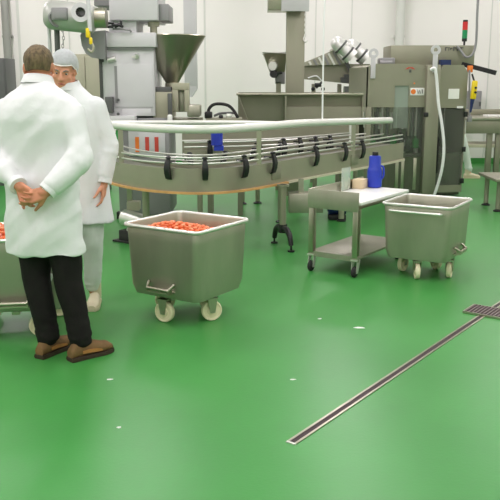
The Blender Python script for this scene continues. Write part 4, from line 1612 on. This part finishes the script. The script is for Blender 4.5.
# man with his back to us, hands clasped behind him
man1 = dict(
    label='person seen from behind in a white coat and black trousers, hands clasped behind the back', loc=(-1.135, 4.40, 0), rz=R(-16), seed=3.0,
    joints=dict(head=(-.060, .055, 1.665), neck=(-.051, .018, 1.53), pelvis=(-.045, .0, .93),
                shL=(-.245, -.005, 1.440), elL=(-.318, -.075, 1.185), wrL=(-.068, -.208, 1.035),
                shR=(.150, -.005, 1.440), elR=(.240, -.065, 1.195), wrR=(.100, -.215, 1.010),
                hipL=(-.135, .0, .90), knL=(-.120, .0, .48), anL=(-.065, -.015, .09), toeL=(-.020, .195, 0),
                hipR=(.050, .0, .90), knR=(.085, .0, .48), anR=(.148, .0, .09), toeR=(.262, .165, 0)),
    heelL=(-.078, -.085), heelR=(.118, -.075),
    handL=((.80, -.10, -.50), (-.1, -1, -.2), 1, [(.9, 1.0, .6)] * 4, .012, 1.0, (.7, .5, .3)),
    handR=((-.90, -.22, -.30), (-.25, .9, -.35), 1, [(.6, 1.0, .6), (.65, 1.0, .6), (.7, 1.0, .6), (.75, 1.0, .6)], .012, 1.0, (.7, .55, .4)),
    skin=SKIN2, hairm=HAIR, yaw=R(24), pitch=R(-12), roll=R(0), voxel=.0055,
    coat=[(-.048, .0, .622, .243, .150, 2.3), (-.046, .0, .70, .236, .150, 2.3), (-.045, 0, .95, .222, .145, 2.3), (-.045, 0, 1.12, .212, .138, 2.4), (-.045, 0, 1.28, .222, .142, 2.5), (-.046, -.010, 1.39, .240, .140, 2.6), (-.047, -.008, 1.45, .236, .130, 2.5), (-.048, -.002, 1.50, .212, .116, 2.4), (-.049, .005, 1.54, .165, .102, 2.2), (-.05, .014, 1.575, .106, .088, 2.1), (-.051, .022, 1.60, .083, .080, 2), (-.052, .028, 1.618, .072, .073, 2)],
    coatm=COAT, fdir=FX, ffreq=(2.0, 3, 8), famp=.024, collar=V((-.053, .030, 1.600)),
    troulen=.128, troum=BTROU, trour=[.108, .100, .083, .073, .070], shoename='shoe', shoem=(LEATH, SOLE, TAN, .118, .050))
person(man1)

# man in a hairnet facing him
man2 = dict(
    label='person in a hairnet, white coat and white boots facing the bareheaded one', loc=(-1.205, 5.50, 0), rz=R(166), seed=11.0,
    joints=dict(head=(.055, .05, 1.665), neck=(.035, .0, 1.50), pelvis=(.0, .0, .92),
                shR=(.205, .0, 1.42), elR=(.262, -.02, 1.15), wrR=(.235, .10, .92),
                shL=(-.150, .0, 1.42), elL=(-.222, -.03, 1.14), wrL=(-.205, .045, .895),
                hipL=(-.085, .0, .90), knL=(-.085, .02, .48), anL=(-.065, -.01, .10), toeL=(-.135, .185, 0),
                hipR=(.095, .0, .90), knR=(.13, .02, .48), anR=(.145, .0, .10), toeR=(.19, .20, 0)),
    heelL=(-.055, -.075), heelR=(.13, -.07),
    handL=((.02, .10, -.99), (.95, .2, 0), -1, [(.25, .35, .25), (.32, .4, .3), (.38, .45, .3), (.45, .5, .3)]),
    handR=((-.02, .15, -.98), (-.95, .2, 0), 1, [(.25, .35, .25), (.32, .4, .3), (.38, .45, .3), (.45, .5, .3)]),
    skin=SKIN, hairm=HAIRG, net=True, yaw=R(14), pitch=R(-18), roll=R(-6), voxel=.006,
    coat=[(-.01, .0, .615, .232, .158, 2.2), (-.005, .0, .72, .222, .150, 2.2), (.0, 0, .95, .200, .142, 2.3), (.01, 0, 1.12, .195, .136, 2.4), (.022, 0, 1.28, .205, .138, 2.4), (.028, 0, 1.39, .207, .130, 2.4), (.030, 0, 1.45, .188, .116, 2.3), (.033, 0, 1.495, .152, .10, 2.2), (.036, .006, 1.53, .115, .09, 2.1), (.039, .012, 1.56, .086, .08, 2), (.042, .018, 1.582, .072, .073, 2)],
    coatm=COATB, fdir=(V((.3, 0, 1)), V((0, 1, 0)), V((1, 0, -.3))), ffreq=(2.2, 3, 7), famp=.011, collar=V((.044, .02, 1.566)),
    troulen=.16, troum=WTROU, trour=[.104, .094, .078, .070, .066], shoename='boot', shoem=(BOOT, BOOT, None, .10, .048, .20))
person(man2)

# worker hidden behind the filling machine, one boot showing
man3 = dict(
    label='person behind the filling machine, only a pale trouser leg and rubber boot showing', loc=(3.40, 13.05, 0), rz=R(-90), seed=21.0,
    joints=dict(head=(.0, .02, 1.53), neck=(.0, .0, 1.37), pelvis=(.0, .0, .85),
                shR=(.17, .0, 1.29), elR=(.20, -.04, 1.05), wrR=(.19, .03, .83), shL=(-.17, .0, 1.29), elL=(-.20, -.04, 1.05), wrL=(-.19, .03, .83),
                hipL=(-.085, .0, .83), knL=(-.09, .05, .45), anL=(-.09, -.10, .10), toeL=(-.09, .06, 0),
                hipR=(.085, .0, .83), knR=(.09, .16, .46), anR=(.09, .24, .09), toeR=(.09, .43, 0)),
    heelL=(-.09, -.19), heelR=(.09, .165),
    handL=((.02, .10, -.99), (.95, .2, 0), -1, [(.25, .35, .25)] * 4),
    handR=((-.02, .10, -.99), (-.95, .2, 0), 1, [(.25, .35, .25)] * 4),
    skin=SKIN, hairm=HAIR, net=True, pitch=R(-5), voxel=.007,
    coat=[(0, .0, .66, .19, .115, 2.2), (0, 0, .9, .18, .11, 2.3), (0, 0, 1.1, .18, .12, 2.4), (0, 0, 1.25, .19, .115, 2.4), (0, 0, 1.33, .16, .10, 2.2), (0, 0, 1.38, .105, .085, 2.1), (0, 0, 1.42, .07, .07, 2)],
    coatm=COATB, fdir=FX, ffreq=(2.2, 3, 7), famp=.008, collar=V((.0, .005, 1.435)),
    troulen=.15, troum=WTROU, trour=[.098, .088, .070, .062, .058], shoename='boot', shoem=(BOOT, BOOT, None, .10, .046, .20))
person(man3)

# ------------------------------------------------------------------ world, camera, colour
w = bpy.data.worlds.new('World')
SC.world = w
w.use_nodes = True
w.node_tree.nodes['Background'].inputs[0].default_value = (.9, .92, 1, 1)
w.node_tree.nodes['Background'].inputs[1].default_value = .3
cam = bpy.data.cameras.new('Camera')
cam.sensor_width = 36
cam.sensor_fit = 'HORIZONTAL'
cam.lens = FPX / 500 * 36
cam.clip_end = 60
co = bpy.data.objects.new('Camera', cam)
COL.objects.link(co)
co.location = (0, 0, CAMH)
co.rotation_euler = (PI / 2 - PITCH, 0, 0)
SC.camera = co
vs = SC.view_settings
vs.view_transform = 'Standard'
vs.look = 'None'
vs.gamma = 1
vs.use_curve_mapping = False
vs.exposure = 0.0
